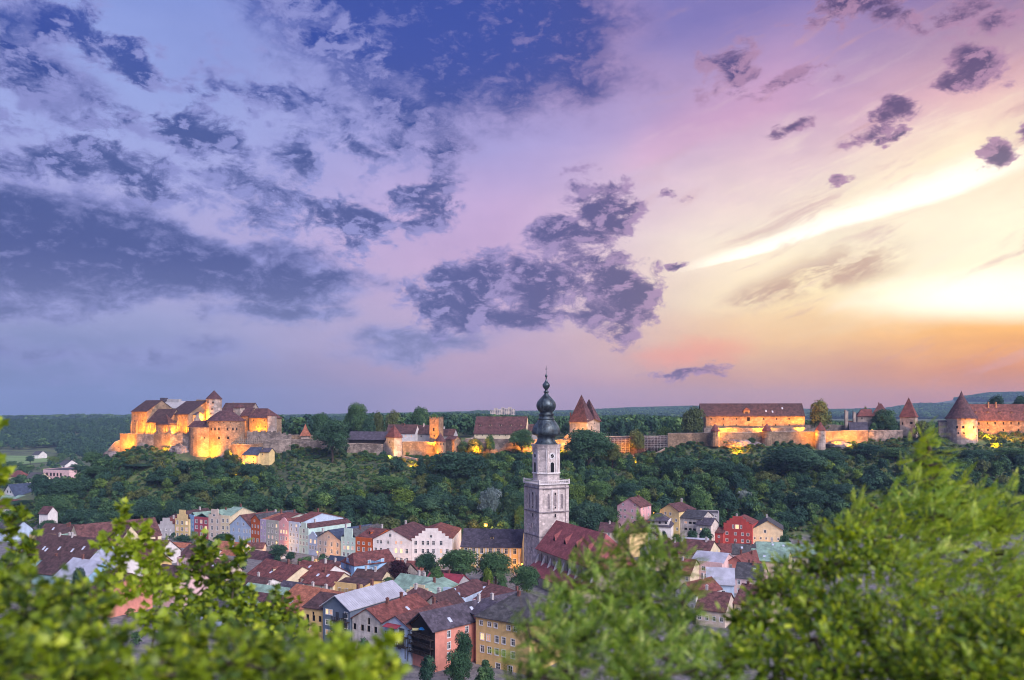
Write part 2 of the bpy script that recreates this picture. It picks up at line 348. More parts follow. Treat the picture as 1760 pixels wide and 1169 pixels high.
# ------------------------------------------------------------------ terrain
def sstep(a, b, x):
    t = np.clip((x-a)/(b-a), 0, 1); return t*t*(3-2*t)
RX = [-400,-320,-290,-265,-246,-230,-200,-160,-135,-100,-70,-50,-28,10,45,75,110,150,190,225,275,330,600]
RZ = [0,0,9,20,36,40,38,35,40,39,36,33,34,38,39,34,42,45,43,46,47,48,50]
FX = [-400,-200,-120,-60,0,60,120,180,260,600]
FY = [440,432,412,376,372,392,398,392,400,420]
def cheap(x, y, s, seed=0):
    return (np.sin(x/s+seed)*np.cos(y/s*1.13+seed*2.1) + .5*np.sin(x/s*2.3+1.7+seed)*np.sin(y/s*2.1+seed) + .25*np.cos(x/s*4.7+seed)*np.cos(y/s*4.9-seed))/1.75
def H(x, y):
    x = np.asarray(x, float); y = np.asarray(y, float)
    xs = x*505/np.maximum(y, 200)
    rz = np.interp(xs, RX, RZ); fy = np.interp(xs, FX, FY)
    t = np.clip((y-fy)/(505-fy), 0, 1)
    z = rz*(t**.95)
    # plateau and the far side of the ridge
    left = sstep(-120, -300, x)
    back = 45*(1-left*sstep(540, 760, y)) 
    z = np.where(y > 505, z + (back-z)*sstep(508, 600, y)*(1-.9*sstep(-215, -262, x)), z)
    z = z*(1 - left*sstep(530, 700, y))
    # wooded hills on the left and the blue hills far behind
    z = z + (1-sstep(-60, 60, x))*(36 + 9*cheap(x, y, 260))*sstep(1180, 1750, y)*np.where(y > 1180, np.maximum(left, .2), 0)
    px = 880 + 1400*x/np.maximum(y, 1)
    sk = np.interp(px, [-400,0,250,480,800,980,1080,1190,1300,1420,1520,1600,1700,1800,2200], [722,722,722,716,710,708,703,700,704,706,704,692,677,675,668])
    zf = 61 + (712-sk)*y/1400 - 14
    z = z + (np.maximum(zf, 30)-z)*sstep(2700, 3900, y)
    # near hillside below the viewpoint
    hill = np.where(y < 0, 59.0, 59.0 - .62*y + .0002*y*y)
    z = np.where(y < 120, np.maximum(hill, 0), z)
    bumps = cheap(x, y, 17, 1)*1.2 + cheap(x, y, 6, 3)*.5
    z = z + bumps*np.clip(t*3, 0, 1)*(y > 200)*(1-sstep(500, 530, y)) 
    return z
def Hs(x, y): return float(H(x, y))
xs = np.concatenate([np.linspace(-9000,-900,24)[:-1], np.linspace(-900,-340,36)[:-1], np.linspace(-340,360,200)[:-1], np.linspace(360,1000,36)[:-1], np.linspace(1000,9000,24)])
ys = np.concatenate([np.linspace(-400,0,6)[:-1], np.linspace(0,130,40)[:-1], np.linspace(130,350,20)[:-1], np.linspace(350,620,120)[:-1], np.linspace(620,2000,70)[:-1], np.linspace(2000,4200,50)[:-1], np.linspace(4200,12000,10)])
gx, gy = np.meshgrid(xs, ys)
V = np.stack([gx.ravel(), gy.ravel(), H(gx, gy).ravel()], 1)
nx, ny = len(xs), len(ys)
ii = (np.arange(ny-1)[:,None]*nx + np.arange(nx-1)[None,:]).ravel()
Fc = np.stack([ii, ii+1, ii+nx+1, ii+nx], 1)
gm = bpy.data.materials.new('ground cover'); gm.use_nodes = True; g = G(gm.node_tree)
tc = g.n('ShaderNodeTexCoord').outputs['Object']; sp = g.n('ShaderNodeSeparateXYZ'); g.put(sp.inputs[0], tc)
n1 = g.noise(tc, .06, 6, .65); n2 = g.noise(tc, .5, 5, .65)
veg = g.mix(g.rng(n1, .38, .62), lin((52,66,46)), lin((86,104,58)))
veg = g.mix(g.rng(n2, .5, .7, 0, .65), veg, lin((110,96,76)))
veg = g.mix(g.rng(n2, .45, .3, 0, .7), veg, lin((40,54,38)))
town = g.mix(g.rng(n2, .35, .65), (.10,.10,.11,1), (.20,.19,.19,1))
hg = g.rng(sp.outputs[2], .6, 3.0); far = g.rng(sp.outputs[1], 440, 470); nearg = g.rng(sp.outputs[1], 130, 120)
col = g.mix(g.m('MAXIMUM', g.m('MAXIMUM', hg, far), nearg), town, veg)
b = g.n('ShaderNodeBsdfPrincipled'); g.put(b.inputs['Base Color'], col); b.inputs['Roughness'].default_value = .95
bn = g.n('ShaderNodeBump'); bn.inputs['Distance'].default_value = .5; g.put(bn.inputs['Height'], n2); g.nt.links.new(bn.outputs[0], b.inputs['Normal'])
o_ = g.n('ShaderNodeOutputMaterial'); g.nt.links.new(b.outputs[0], o_.inputs[0])
tag(obj('ground', fast_mesh('ground', V, Fc, gm, True)), kind='structure')
# ------------------------------------------------------------------ house builder
WIN = {}
def win_mesh(w, h, style, arch=False):
    k = (round(w,2), round(h,2), style, arch)
    if k in WIN: return WIN[k]
    fm, pm = {'white': ('frame','glass'), 'lit': ('frame','glow'), 'warm': ('frame','glowdim'), 'stone': ('stoneframe','dark'), 'dark': ('stoneframe','dark'), 'stonelit': ('stoneframe','glow')}[style]
    f = MB(); t = .07
    if style in ('white','lit','warm'):
        for a in ((0,0,t,h),(w-t,0,w,h),(t,0,w-t,t),(t,h-t,w-t,h),(w/2-.03,t,w/2+.03,h-t),(t,h*.62,w/2-.03,h*.62+.05),(w/2+.03,h*.62,w-t,h*.62+.05)): f.box(a[0], .05, a[1], a[2], .13, a[3])
        s_ = .13   # plaster surround standing proud of the wall
        for a in ((-s_,-s_,0,h+s_),(w,-s_,w+s_,h+s_),(0,h,w,h+s_)): f.box(a[0], -.035, a[1], a[2], .01, a[3])
        f.box(0, -.09, -s_, w, .01, 0)
    else:
        for a in ((0,0,t,h),(w-t,0,w,h),(t,0,w-t,t),(t,h-t,w-t,h)): f.box(a[0], .08, a[1], a[2], .16, a[3])
    p = MB(); p.add([(t,.16,t),(w-t,.16,t),(w-t,.16,h-t),(t,.16,h-t)], [(0,1,2,3)])
    WIN[k] = (f.mesh('window', fm), p.mesh('pane', pm)); return WIN[k]

def slab(mb, org, u, nin, outline, holes, t=.4, reveal=.17):
    """vertical wall slab: outline and holes in (u,z); front face keeps the holes"""
    def P(a, z, d): return (org[0]+u[0]*a+nin[0]*d, org[1]+u[1]*a+nin[1]*d, z)
    polys = [[Vector((a, z, 0)) for a, z in outline]] + [[Vector((a, z, 0)) for a, z in ((x0,z0),(x0,z1),(x1,z1),(x1,z0))] for x0,z0,x1,z1 in holes]
    flat = [p for q in polys for p in q]
    tris = tessellate_polygon(polys)
    mb.add([P(p.x, p.y, 0) for p in flat], [tuple(tr) for tr in tris])
    n = len(outline)
    mb.add([P(a,z,0) for a,z in outline] + [P(a,z,t) for a,z in outline],
           [tuple(range(n, 2*n))] + [(i, n+i, n+(i+1)%n, (i+1)%n) for i in range(n)])
    for x0,z0,x1,z1 in holes:
        c = ((x0,z0),(x1,z0),(x1,z1),(x0,z1))
        mb.add([P(a,z,0) for a,z in c] + [P(a,z,reveal+.05) for a,z in c], [(i,(i+1)%4,4+(i+1)%4,4+i) for i in range(4)])

def gable_top(W, He, rise): return [(W, He), (W/2, He+rise), (0, He)]
def top_profile(kind, W, He, rise, par):
    if kind == 'eave': return [(W, He), (0, He)]
    if kind == 'gable': return gable_top(W, He, rise)
    if kind == 'flat': return [(W, He+par), (0, He+par)]
    if kind == 'step':
        n = max(2, min(5, int(W/2.6))); out = []
        top = rise + .7
        for i in range(n):
            x = W - W*.5*(i/(n+.0)) * .86; z = He + .5 + top*(i)/(n-1) - .4 if n > 1 else He+top
            out += [(x, z)] if i == 0 else [(x, out[-1][1]), (x, z)]
        xl = W - out[-1][0]
        L = out + [(W-a, z) for a, z in reversed(out)]
        return L
    if kind == 'swoop':
        pts = [(1,.25),(.93,.25),(.90,.42),(.82,.50),(.74,.55),(.72,.78),(.66,.86),(.60,.98),(.5,1.06)]
        L = [(W*a, He + (rise+.6)*b) for a, b in pts]
        return L + [(W-a, z) for a, z in reversed(L[:-1])]
def roof_geo(axis, W, D, He, rise, i0, i1, o=(.4,.4,.4,.4), t=.22):
    """ridge along axis; i0,i1 = how far the ridge is held back from each end; o = overhang left,right,front,back"""
    ol, orr, of, ob = o
    if axis == 'x': L, B, la, lb, wa, wb = W, D, ol, orr, of, ob
    else: L, B, la, lb, wa, wb = D, W, of, ob, ol, orr
    s = rise/(B/2)
    za, zb = He - s*wa, He - s*wb
    def q(a, b, z): return (a, b, z) if axis == 'x' else (b, a, z)
    ex0 = -la; ex1 = L+lb
    if i0 > .01: z00 = z01 = None
    c = [q(ex0, -wa, za), q(ex1, -wa, za), q(ex1, B+wb, zb), q(ex0, B+wb, zb), q(i0 if i0 > .01 else ex0, B/2, He+rise), q(L-i1 if i1 > .01 else ex1, B/2, He+rise)]
    fs = [(0,1,5,4), (2,3,4,5)]
    if i0 > .01: fs.append((3,0,4))
    if i1 > .01: fs.append((1,2,5))
    if axis == 'y': fs = [f[::-1] for f in fs]
    vs = [(x,y,z+t) for x,y,z in c]; n = len(vs)
    ed = {}
    for f in fs:
        for i in range(len(f)): ed[(f[i], f[(i+1)%len(f)])] = 1
    sides = [(b, a, a+n, b+n) for (a, b) in ed if (b, a) not in ed]
    return vs + c, fs + [tuple(i+n for i in reversed(f)) for f in fs] + sides
def roof_z(axis, W, D, He, rise, x, y):
    f = 1-abs(y/D-.5)*2 if axis == 'x' else 1-abs(x/W-.5)*2
    return He + rise*max(0, f) + .2

CH = {}
def chim_mesh(h, mat):
    k = (round(h,1), mat)
    if k not in CH:
        m = MB(); m.box(-.35,-.3,-1.2,.35,.3,h); m.box(-.43,-.38,h,.43,.38,h+.14); m.box(-.2,-.15,h+.14,.2,.15,h+.3); CH[k] = m.mesh('chimney', mat)
    return CH[k]
def add_windows(parent, rows, Wd, org, u, nin, ang, ref_Y, z0, ws, style, lit, warm=(), He=99, mode='px'):
    holes = []; k = 0
    for ri, row in enumerate(rows):
        zc = (Z(row[0], ref_Y) - z0) if mode == 'px' else row[0]
        cols = row[1] if isinstance(row[1], (list, tuple)) else [(i+.5)/row[1] for i in range(row[1])]
        w, h = (row[2], row[3]) if len(row) > 3 else ws
        for ci, c in enumerate(cols):
            a = c*Wd - w/2
            if a < .3 or a+w > Wd-.3: a = min(max(a, .3), Wd-.3-w)
            if a < .2: continue
            holes.append((a, zc-h/2, a+w, zc+h/2))
            st = style
            if (ri, ci) in lit: st = 'lit' if style == 'white' else 'stonelit'
            if (ri, ci) in warm: st = 'warm'
            f, p = win_mesh(w, h, st)
            x = org[0]+u[0]*a; y = org[1]+u[1]*a
            wo_ = obj('window', f, parent, (x, y, zc-h/2), ang)
            obj('pane', p, wo_)
    return holes
HOUSES = {}
def house(name, label, px0, Y0, px1, Y1, ye, depth, roof='x', rise=3.0, wall='white', rm='tbrown', front=None, z0=None, yb=None, rows=(), srows=(), side='R',
          ws=(.9,1.3), style='white', lit=(), warm=(), slit=(), cat='house', group=None, ins=(0,0), over=None, par=.5, chim=1, sky=0, dorm=0, chm=None, door=None, wname='wall', rname='roof'):
    rr = random.Random(hash(name + str(px0)) % 99991 if False else int(px0*7+ye*13))
    A = Vector((X(px0, Y0), Y0)); B = Vector((X(px1, Y1), Y1)); d = B-A; W = d.length; ang = math.atan2(d.y, d.x)
    if z0 is None: z0 = Z(yb, Y0) if yb is not None else 0.0
    He = Z(ye, Y0) - z0
    D = depth
    t = thing(name, label, cat, (A.x, A.y, z0), ang, group)
    if front is None: front = 'gable' if roof == 'y' else 'eave'
    fx = dict(eave='eave', hip='eave')
    gl = ins[0] < .01; gr = ins[1] < .01
    mb = MB(); base = -4.0 if z0 > .5 else -.6
    fr = top_profile(front, W, He, rise, par) if roof in ('x','y','flat','pyr') else top_profile('eave', W, He, rise, par)
    if front == 'gable' and not gl: fr = top_profile('eave', W, He, rise, par)
    bk = top_profile('gable' if roof == 'y' and gr else 'eave', W, He, rise, par)
    sl = top_profile('gable' if roof == 'x' and gl else 'eave', D, He, rise, par)
    sr = top_profile('gable' if roof == 'x' and gr else 'eave', D, He, rise, par)
    if roof == 'flat': bk = top_profile('flat', W, He, 0, par); sl = top_profile('flat', D, He, 0, par); sr = sl
    hf = add_windows(t, rows, W, (0,0), (1,0), (0,1), 0, Y0, z0, ws, style, lit, warm)
    if door is not None:
        dw, dh = 1.3, 2.4; a = door*W - dw/2; hf.append((a, .05, a+dw, dh)); dm = MB(); dm.box(a, .12, .05, a+dw, .2, dh); dm.build('door', 'wood', t)
    slab(mb, (0,0), (1,0), (0,1), [(0,base),(W,base)] + fr, hf)
    slab(mb, (W,D), (-1,0), (0,-1), [(0,base),(W,base)] + [(W-a, z) for a, z in reversed(bk)], [])
    e = .4
    def trimmed(prof):  # side slabs butt between front and back slabs
        out = []
        for a, z in prof: out.append((min(max(a-e, 0), D-2*e), z if e < a < D-e or 'flat' == roof or len(prof) == 2 else He + rise*e/(D/2)))
        return out
    hs = []
    hr = add_windows(t, srows if side in ('R','B') else (), D-2*e, (W,e), (0,1), (-1,0), pi/2, Y1, z0, ws, style, slit) if side in ('R','B') else []
    hl = add_windows(t, srows if side in ('L','B') else (), D-2*e, (0,D-e), (0,-1), (1,0), -pi/2, Y0, z0, ws, style, slit) if side in ('L','B') else []
    slab(mb, (W,e), (0,1), (-1,0), [(0,base),(D-2*e,base)] + trimmed(sr), hr)
    slab(mb, (0,D-e), (0,-1), (1,0), [(0,base),(D-2*e,base)] + trimmed(sl), hl)
    mb.build(wname, wall, t)
    # roof
    rb = MB()
    par_front = front in ('flat','step','swoop')
    if over is None: over = (.35,.35,.45,.45)
    of = -.42 if par_front else over[2]
    if roof == 'flat': rb.box(e+.01, e+.01, He-.2, W-e-.01, D-e-.01, He+par-.25)
    elif roof == 'pyr': rb.add(*roof_geo('x', W, D, He, rise, W/2-.02, W/2-.02, over))
    else:
        o4 = list((over[0], over[1], of, over[3]))
        i0, i1 = ins
        rs = rise
        if par_front and roof == 'y': o4[0] = o4[1] = .1
        if par_front and roof == 'x': 
            o4[2] = -.42
        rb.add(*roof_geo(roof, W, D, He, rs, i0, i1, o4))
    ro = rb.build(rname, rm, t)
    if roof in ('x','y'):
        cm = chm or rr.choice(['brick','chimw','chimw'])
        for i in range(chim):
            x, y = (W*rr.uniform(.15,.85), D*rr.uniform(.42,.6)) if roof == 'x' else (W*rr.uniform(.35,.65), D*rr.uniform(.25,.85))
            if x < ins[0]*.8 or x > W-ins[1]*.8: x = W/2
            z = roof_z(roof, W, D, He, rise, x, y)
            obj('chimney', chim_mesh(rr.choice([1.0,1.3,1.6]), cm), ro, (x, y, z))
        for i in range(sky):
            if roof == 'x':
                x, y = W*rr.uniform(.15,.85), D*rr.uniform(.14,.36); sl_ = rise/(D/2); z = He+sl_*y+.24
                m_ = MB(); m_.add([(-.45,-.55,-.55*sl_),(.45,-.55,-.55*sl_),(.45,.55,.55*sl_),(-.45,.55,.55*sl_),(-.45,-.55,-.55*sl_+.1),(.45,-.55,-.55*sl_+.1),(.45,.55,.55*sl_+.1),(-.45,.55,.55*sl_+.1)], [(4,5,6,7),(0,1,5,4),(1,2,6,5),(2,3,7,6),(3,0,4,7)])
            else:
                sg = 1 if side == 'R' else -1
                x, y = (W*rr.uniform(.62,.9) if sg > 0 else W*rr.uniform(.1,.38)), D*rr.uniform(.12,.85); sl_ = -rise/(W/2)*sg; z = roof_z('y', W, D, He, rise, x, y)+.04
                m_ = MB(); m_.add([(-.55,-.45,-.55*sl_),(.55,-.45,.55*sl_),(.55,.45,.55*sl_),(-.55,.45,-.55*sl_),(-.55,-.45,-.55*sl_+.1),(.55,-.45,.55*sl_+.1),(.55,.45,.55*sl_+.1),(-.55,.45,-.55*sl_+.1)], [(4,5,6,7),(0,1,5,4),(1,2,6,5),(2,3,7,6),(3,0,4,7)])
            m_.build('skylight', 'sky_l', ro, loc=(x, y, z))
        for i in range(dorm):
            if roof == 'x':
                x = W*(i+.5)/dorm; y = D*.2; sl_ = rise/(D/2); zb = He+sl_*y+.1
                m_ = MB(); m_.box(-.55, 0, -.1, .55, 1.6, 1.0); m_.cur = 1
                m_.add([(-.75,-.2,1.0),(.75,-.2,1.0),(0,-.2,1.6),(-.75,2.6,1.0),(.75,2.6,1.0),(0,2.6,1.6)], [(0,1,2),(0,2,5,3),(1,4,5,2),(0,3,4,1)]); m_.cur = 2
                m_.add([(-.35,-.02,.15),(.35,-.02,.15),(.35,-.02,.85),(-.35,-.02,.85)], [(0,1,2,3)])
                m_.build('dormer', [wall, rm, 'glass'], ro, loc=(x, y, zb))
    HOUSES[(name, px0)] = (t, W, D, He, rise, roof)
    return t, W, D, He, ro
def seams(ro, W, D, He, rise, mat, step=.75, over=.35, axis='y', name='roof_seam'):
    """standing seams running down both slopes of a gable roof"""
    if axis == 'y': L, B = D, W
    else: L, B = W, D
    sl_ = rise/(B/2); n = int(L/step)
    m1 = MB(); o_ = over
    pts = [(-o_, -sl_*o_), (B/2, rise)]
    for sg in (0, 1):
        a = pts if sg == 0 else [(B+o_, -sl_*o_), (B/2, rise)]
        for (b0, z0_), (b1, z1_) in ((a[0], a[1]),):
            w = .03
            v = [(b0,-w,z0_),(b0,w,z0_),(b1,w,z1_),(b1,-w,z1_)]
            v2 = [(x,y,z+.09) for x,y,z in v]
            if axis != 'y': v, v2 = [(y,x,z) for x,y,z in v], [(y,x,z) for x,y,z in v2]
            m1.add(v+v2, [(4,5,6,7),(0,1,5,4),(1,2,6,5),(2,3,7,6),(3,0,4,7)])
    me = m1.mesh(name, mat)
    for i in range(n):
        q = (i+.5)*L/n
        obj(name, me, ro, (0, q, He+.215) if axis == 'y' else (q, 0, He+.215))

# ------------------------------------------------------------------ the long row of coloured town houses below the castle
GR = 'town houses in the long row'
def hrow(*a, **k): return house(*a, group=GR, **k)
hrow('town_house','small grey house with a stepped gable at the left end of the row',271,402,300,402,902,14,'y',2.6,'grey','tred',front='step',rows=[(910,[.5],.7,1.1),(911,[.2,.8],.6,.8),(919,3)],ws=(1.0,1.4))
hrow('town_house','set back yellow house wall showing left of the yellow stepped house',285,420,308,414,893,14,'x',3,'yellow','tdark',rows=[(900,3)])
hrow('town_house','yellow house with a stepped parapet between grey and light blue houses',301,402,324.6,398,891,16,'y',3.6,'yellow','tdark',front='step',rows=[(897.5,3),(908.5,3),(919,3)],ws=(1.3,1.7),lit={(0,2)},warm={(1,0),(1,2)})
hrow('town_house','narrow light blue house wedged between yellow and raspberry houses',325,400,333.6,396,886,18,'y',1.5,'lblue','tgreen',front='flat',rows=[(893,2,.5,.9),(900,2,.5,.9),(908,2,.5,.9),(916,2,.5,.9)],chim=0)
hrow('town_house','raspberry red house with white framed windows and green roof',333.8,396,358,391,889.5,18,'y',2.2,'pinkred','tgreen',front='flat',rows=[(895.5,3),(905.5,3),(917,3)],ws=(1.5,1.6),lit={(1,2)},warm={(0,1)})
hrow('town_house','tall cream house with a raised middle gable beside the raspberry house',358.3,391,379.3,388,884,18,'y',1.8,'beige','tgreen',front='step',rows=[(885,[.45],1.6,.9),(895,[.28,.72]),(907,[.28,.72]),(919,[.28,.72])],ws=(1.2,1.9),style='white')
hrow('town_house','cream house with two window columns left of the pale blue gable house',379.5,388,394.5,386,887.5,18,'x',3.5,'cream','tgreen',front='flat',rows=[(894.5,2),(907,2),(917,2)],ws=(1.2,1.7))
hrow('town_house','wide pale blue house with a plain triangular gable',395,386,431,378,902,20,'y',5.0,'pblue','tbrown',front='gable',over=(.3,.3,.2,.4),rows=[(898.5,[.38,.66],1.0,1.3),(909.5,[.18,.45,.68,.82,.95]),(922,[.18,.45,.68,.82,.95])],ws=(.8,1.6))
hrow('town_house','narrow rust orange house with a small gable and arched ground floor',431.4,378,446.5,374,892.5,22,'y',2.4,'orange','tgrey',front='gable',over=(.1,.1,.2,.4),rows=[(894.5,[.4],.9,.9),(903.5,3),(914,3),(928,[.3,.75],1.3,1.9)],ws=(.7,1.3))
hrow('town_house','narrow lilac house right of the rust orange one',447,374,457.3,371,894,22,'x',2.2,'lilac','torange',front='flat',rows=[(898,[.5],.9,1.0),(906,2),(917,2),(928,2)],ws=(.8,1.4),warm={(1,0)})
hrow('town_house','grey green house of four storeys between lilac and pink houses',457.5,371,479,366,895,24,'x',2.6,'greygreen','tred',front='flat',rows=[(902,[.2,.5,.82]),(912,[.2,.5,.82]),(922,[.2,.5,.82]),(933,[.2,.5],1.2,2.0)],ws=(.9,1.5),lit={(0,2)},warm={(2,0),(2,1)})
hrow('town_house','pink house with a curved gable and three lit upper windows',479.3,366,496,362,898.5,24,'y',1.8,'pink','tred',front='swoop',rows=[(902,[.5],.8,1.1),(913,[.22,.5,.78]),(924,[.22,.5,.78]),(938,[.25,.75],.9,1.8)],ws=(.95,1.6),lit={(1,0),(1,1),(1,2)})
hrow('town_house','pale house with white painted bands right of the pink curved gable',496.2,362,513.6,358,898,26,'x',3.4,'pblue','tred',front='flat',rows=[(902,2,1.0,1.0),(909,2),(918.5,3),(929.5,3),(942.5,[.25,.75],1.2,1.9)],ws=(.9,1.4),lit={(0,1)},sky=0)
hrow('town_house','mint green house with a low stepped top and dark shutters',513.8,358,530,354,906.5,24,'y',1.6,'mint','tbrown',front='step',rows=[(911.5,[.5],1.3,1.6),(922,3),(933,3),(945,[.5],1.2,2.0)],ws=(1.0,1.5))
hrow('town_house','small lilac blue house with a rounded gable and two lit windows',530.2,354,545,350,922,20,'y',1.7,'pblue','tgrey',front='swoop',rows=[(929.5,2),(940,3)],ws=(1.1,1.7),lit={(0,0),(0,1)})
hrow('town_house','beige gabled house with arched shopfronts under a blue grey roof',545.3,350,585.3,341,923.5,24,'y',3.6,'beige','tbluegrey',front='gable',over=(.3,.3,.3,.4),rows=[(920,[.5],1.1,1.0),(932,[.12,.36,.62,.87]),(944,[.12,.36,.62,.87]),(957,[.15,.43,.7,.92],1.8,2.6)],ws=(1.1,1.8))
hrow('town_house','mint blue stepped house with two lit windows left of the orange house',585.8,340,610.8,337,923,22,'y',3.0,'mint','tgrey',front='step',rows=[(932,[.2,.5,.8],.6,.8),(940.5,[.25,.5,.8]),(952,[.2,.5,.8])],ws=(1.1,1.5),lit={(1,1)},warm={(1,0),(1,2)})
hrow('town_house','bright orange house with a flat top and round attic windows',611,337,638.8,333,925,20,'x',3.0,'orange','tred',front='flat',rows=[(932.5,[.2,.5,.85],1.0,1.0),(943,[.2,.5,.85]),(954,[.2,.5,.85])],ws=(1.1,1.5),dorm=1)
hrow('gabled_house','large white house with a wide gable and two lit upper windows',641,333,707,329,926.5,30,'y',4.2,'white','tbrown',front='gable',over=(.3,.3,.3,.4),rows=[(919,[.45],1.1,1.4),(931,[.12,.21,.4,.6,.74],.95,1.4),(945,[.07,.21,.4,.6,.74,.88]),(960.5,[.07,.21,.4,.6,.74,.88])],ws=(1.1,1.9),lit={(2,3),(2,4)},warm={(1,3),(1,4),(3,0)},ins=(0,6),door=.3)
hrow('gabled_house','large white house with a broad stepped gable beside the wide gabled one',707.4,329,777,328,926,30,'y',3.4,'white','tred',front='step',rows=[(921.5,[.48],1.0,1.2),(933,[.1,.28,.4,.54,.73]),(947,[.1,.28,.4,.54,.73,.88]),(961.5,[.1,.28,.73])],ws=(1.1,1.7),lit={(3,2)},warm={(2,4)},side='R',srows=[(932,4,.9,1.3)],ins=(0,6))
house('parish_hall','long ochre hall with pilasters and a dark slate roof left of the church tower',792.5,325,895.5,322,939,15,'x',6.0,'ochre','tblack',rows=[(946,[.08,.21,.345,.49,.625,.755,.895]),(963,[.08,.21,.345,.49,.625,.755,.895])],ws=(1.2,2.1),side='R',srows=[(946,2)],dorm=1,chim=0,cat='hall',over=(.3,.3,.4,.4))
ph = HOUSES[('parish_hall',792.5)]
for fr_ in (.145,.275,.42,.56,.69,.825,.97):
    m_ = MB(); m_.box(-.35,-.12,-.5,.35,0,ph[3]-.1); m_.build('pilaster','trim',ph[0],loc=(ph[1]*fr_,0,0))
house('blue_house','bright blue house with a red hipped roof in front of the orange house',586,309,609,300,965,17,'y',3.6,'lblue','tred',front='gable',z0=0,rows=[(958,[.48],.9,1.1),(969.5,[.3,.7]),(983,[.3,.7])],ws=(.95,1.3),side='R',srows=[(969,[.35,.7]),(983,[.4,.8])],ins=(2.2,0),dorm=0,over=(.3,.3,.2,.3))
# ------------------------------------------------------------------ small towers, walls, lamps
def turret(name, label, px, Y, r, ye, yp, yb, wall='stone', rm='tred', n=14, cat='turret', group=None, wrows=(), ph=0.0, over=.35, rs=None, cone=None, style='stone'):
    z0 = Z(yb, Y); he = Z(ye, Y)-z0; hp = Z(yp, Y)-z0
    t = thing(name, label, cat, (X(px, Y), Y, z0), 0, group)
    MB().lathe([(r*1.04,-4),(r*1.02,0),(r,he*.5),(r,he)], n, ph=ph).build('wall', wall, t)
    h = hp-he
    prof = cone or [(r+over,-.15),(r+over,0),(r*.80,h*.28),(r*.42,h*.64),(.03,h)]
    MB().lathe([(a, he+b) for a, b in prof], n, ph=ph).build('roof', rm, t)
    if yp < 800: MB().tube([(0,0,he+h-.1),(0,0,he+h+.9)],[.06,.02],5).build('finial','iron',t)
    for y, angs, w, h_ in wrows:
        zc = Z(y, Y)-z0; f, p = win_mesh(w, h_, style)
        for a in angs:
            a = R(a); x = -math.sin(a)*-1*(r+.02); yy = -math.cos(a)*(r+.02)
            # the opening sits in a shallow stone case on the curved wall
            o = obj('window', f, t, (x-math.cos(a)*w/2, yy-math.sin(a)*w/2-.0, zc-h_/2), a)
            o.location = (math.sin(a)*(r+.08)-math.cos(a)*w/2, -math.cos(a)*(r+.08)-math.sin(a)*w/2, zc-h_/2)
            pp = obj('pane', p, o); pp.location = (0,-.13,0)
    return t
def wall_run(name, label, pts, mat='wallstone', cop='palestone', thick=1.2, cat='wall', crenel=False, group=None, deep=4):
    """pts: (px, Y, y_top, y_bottom)"""
    P = [(X(p, Y), Y, Z(a, Y), Z(b, Y)) for p, Y, a, b in pts]
    o = P[0]; t = thing(name, label, cat, (o[0], o[1], o[3]), 0, group)
    m_ = MB(); c = MB()
    for (x0,y0,a0,b0), (x1,y1,a1,b1) in zip(P, P[1:]):
        n = max(1, int(math.hypot(x1-x0, y1-y0)/5)); dx_, dy_ = x1-x0, y1-y0; L = math.hypot(dx_, dy_); nx_, ny_ = -dy_/L*thick, dx_/L*thick
        for i in range(n):
            f0, f1 = i/n, (i+1)/n
            q = [(x0+dx_*f0-o[0], y0+dy_*f0-o[1]), (x0+dx_*f1-o[0], y0+dy_*f1-o[1])]
            ta, tb = a0+(a1-a0)*f0-o[3], a0+(a1-a0)*f1-o[3]; bb = min(b0, b1)-o[3]-deep
            (p0x,p0y),(p1x,p1y) = q; j = random.uniform(-.12,.12)
            m_.add([(p0x,p0y,bb),(p1x,p1y,bb),(p1x+nx_,p1y+ny_,bb),(p0x+nx_,p0y+ny_,bb),(p0x,p0y,ta+j),(p1x,p1y,tb+j),(p1x+nx_,p1y+ny_,tb+j),(p0x+nx_,p0y+ny_,ta+j)],
                   [(0,1,5,4),(4,5,6,7),(2,3,7,6),(3,0,4,7),(1,2,6,5)])
            ex, ey = -nx_/thick*.15, -ny_/thick*.15
            if crenel:
                k = max(2, int(L/n/1.6))
                for u in range(k):
                    if u % 2: continue
                    g0, g1 = f0+(f1-f0)*u/k, f0+(f1-f0)*(u+1)/k
                    w0 = (x0+dx_*g0-o[0], y0+dy_*g0-o[1]); w1 = (x0+dx_*g1-o[0], y0+dy_*g1-o[1]); zz = ta+(tb-ta)*u/k+j
                    c.add([(w0[0],w0[1],zz),(w1[0],w1[1],zz),(w1[0]+nx_*.5,w1[1]+ny_*.5,zz),(w0[0]+nx_*.5,w0[1]+ny_*.5,zz),(w0[0],w0[1],zz+.9),(w1[0],w1[1],zz+.9),(w1[0]+nx_*.5,w1[1]+ny_*.5,zz+.9),(w0[0]+nx_*.5,w0[1]+ny_*.5,zz+.9)],[(0,1,5,4),(4,5,6,7),(2,3,7,6),(3,0,4,7),(1,2,6,5)])
            else:
                c.add([(p0x+ex,p0y+ey,ta+j),(p1x+ex,p1y+ey,tb+j),(p1x+nx_-ex,p1y+ny_-ey,tb+j),(p0x+nx_-ex,p0y+ny_-ey,ta+j),(p0x+ex,p0y+ey,ta+j+.3),(p1x+ex,p1y+ey,tb+j+.3),(p1x+nx_-ex,p1y+ny_-ey,tb+j+.3),(p0x+nx_-ex,p0y+ny_-ey,ta+j+.3)],
                      [(0,1,5,4),(4,5,6,7),(2,3,7,6),(3,0,4,7),(1,2,6,5)])
    m_.build('masonry', mat, t); c.build('battlement' if crenel else 'coping', mat if crenel else cop, t)
    return t
NL = [0]
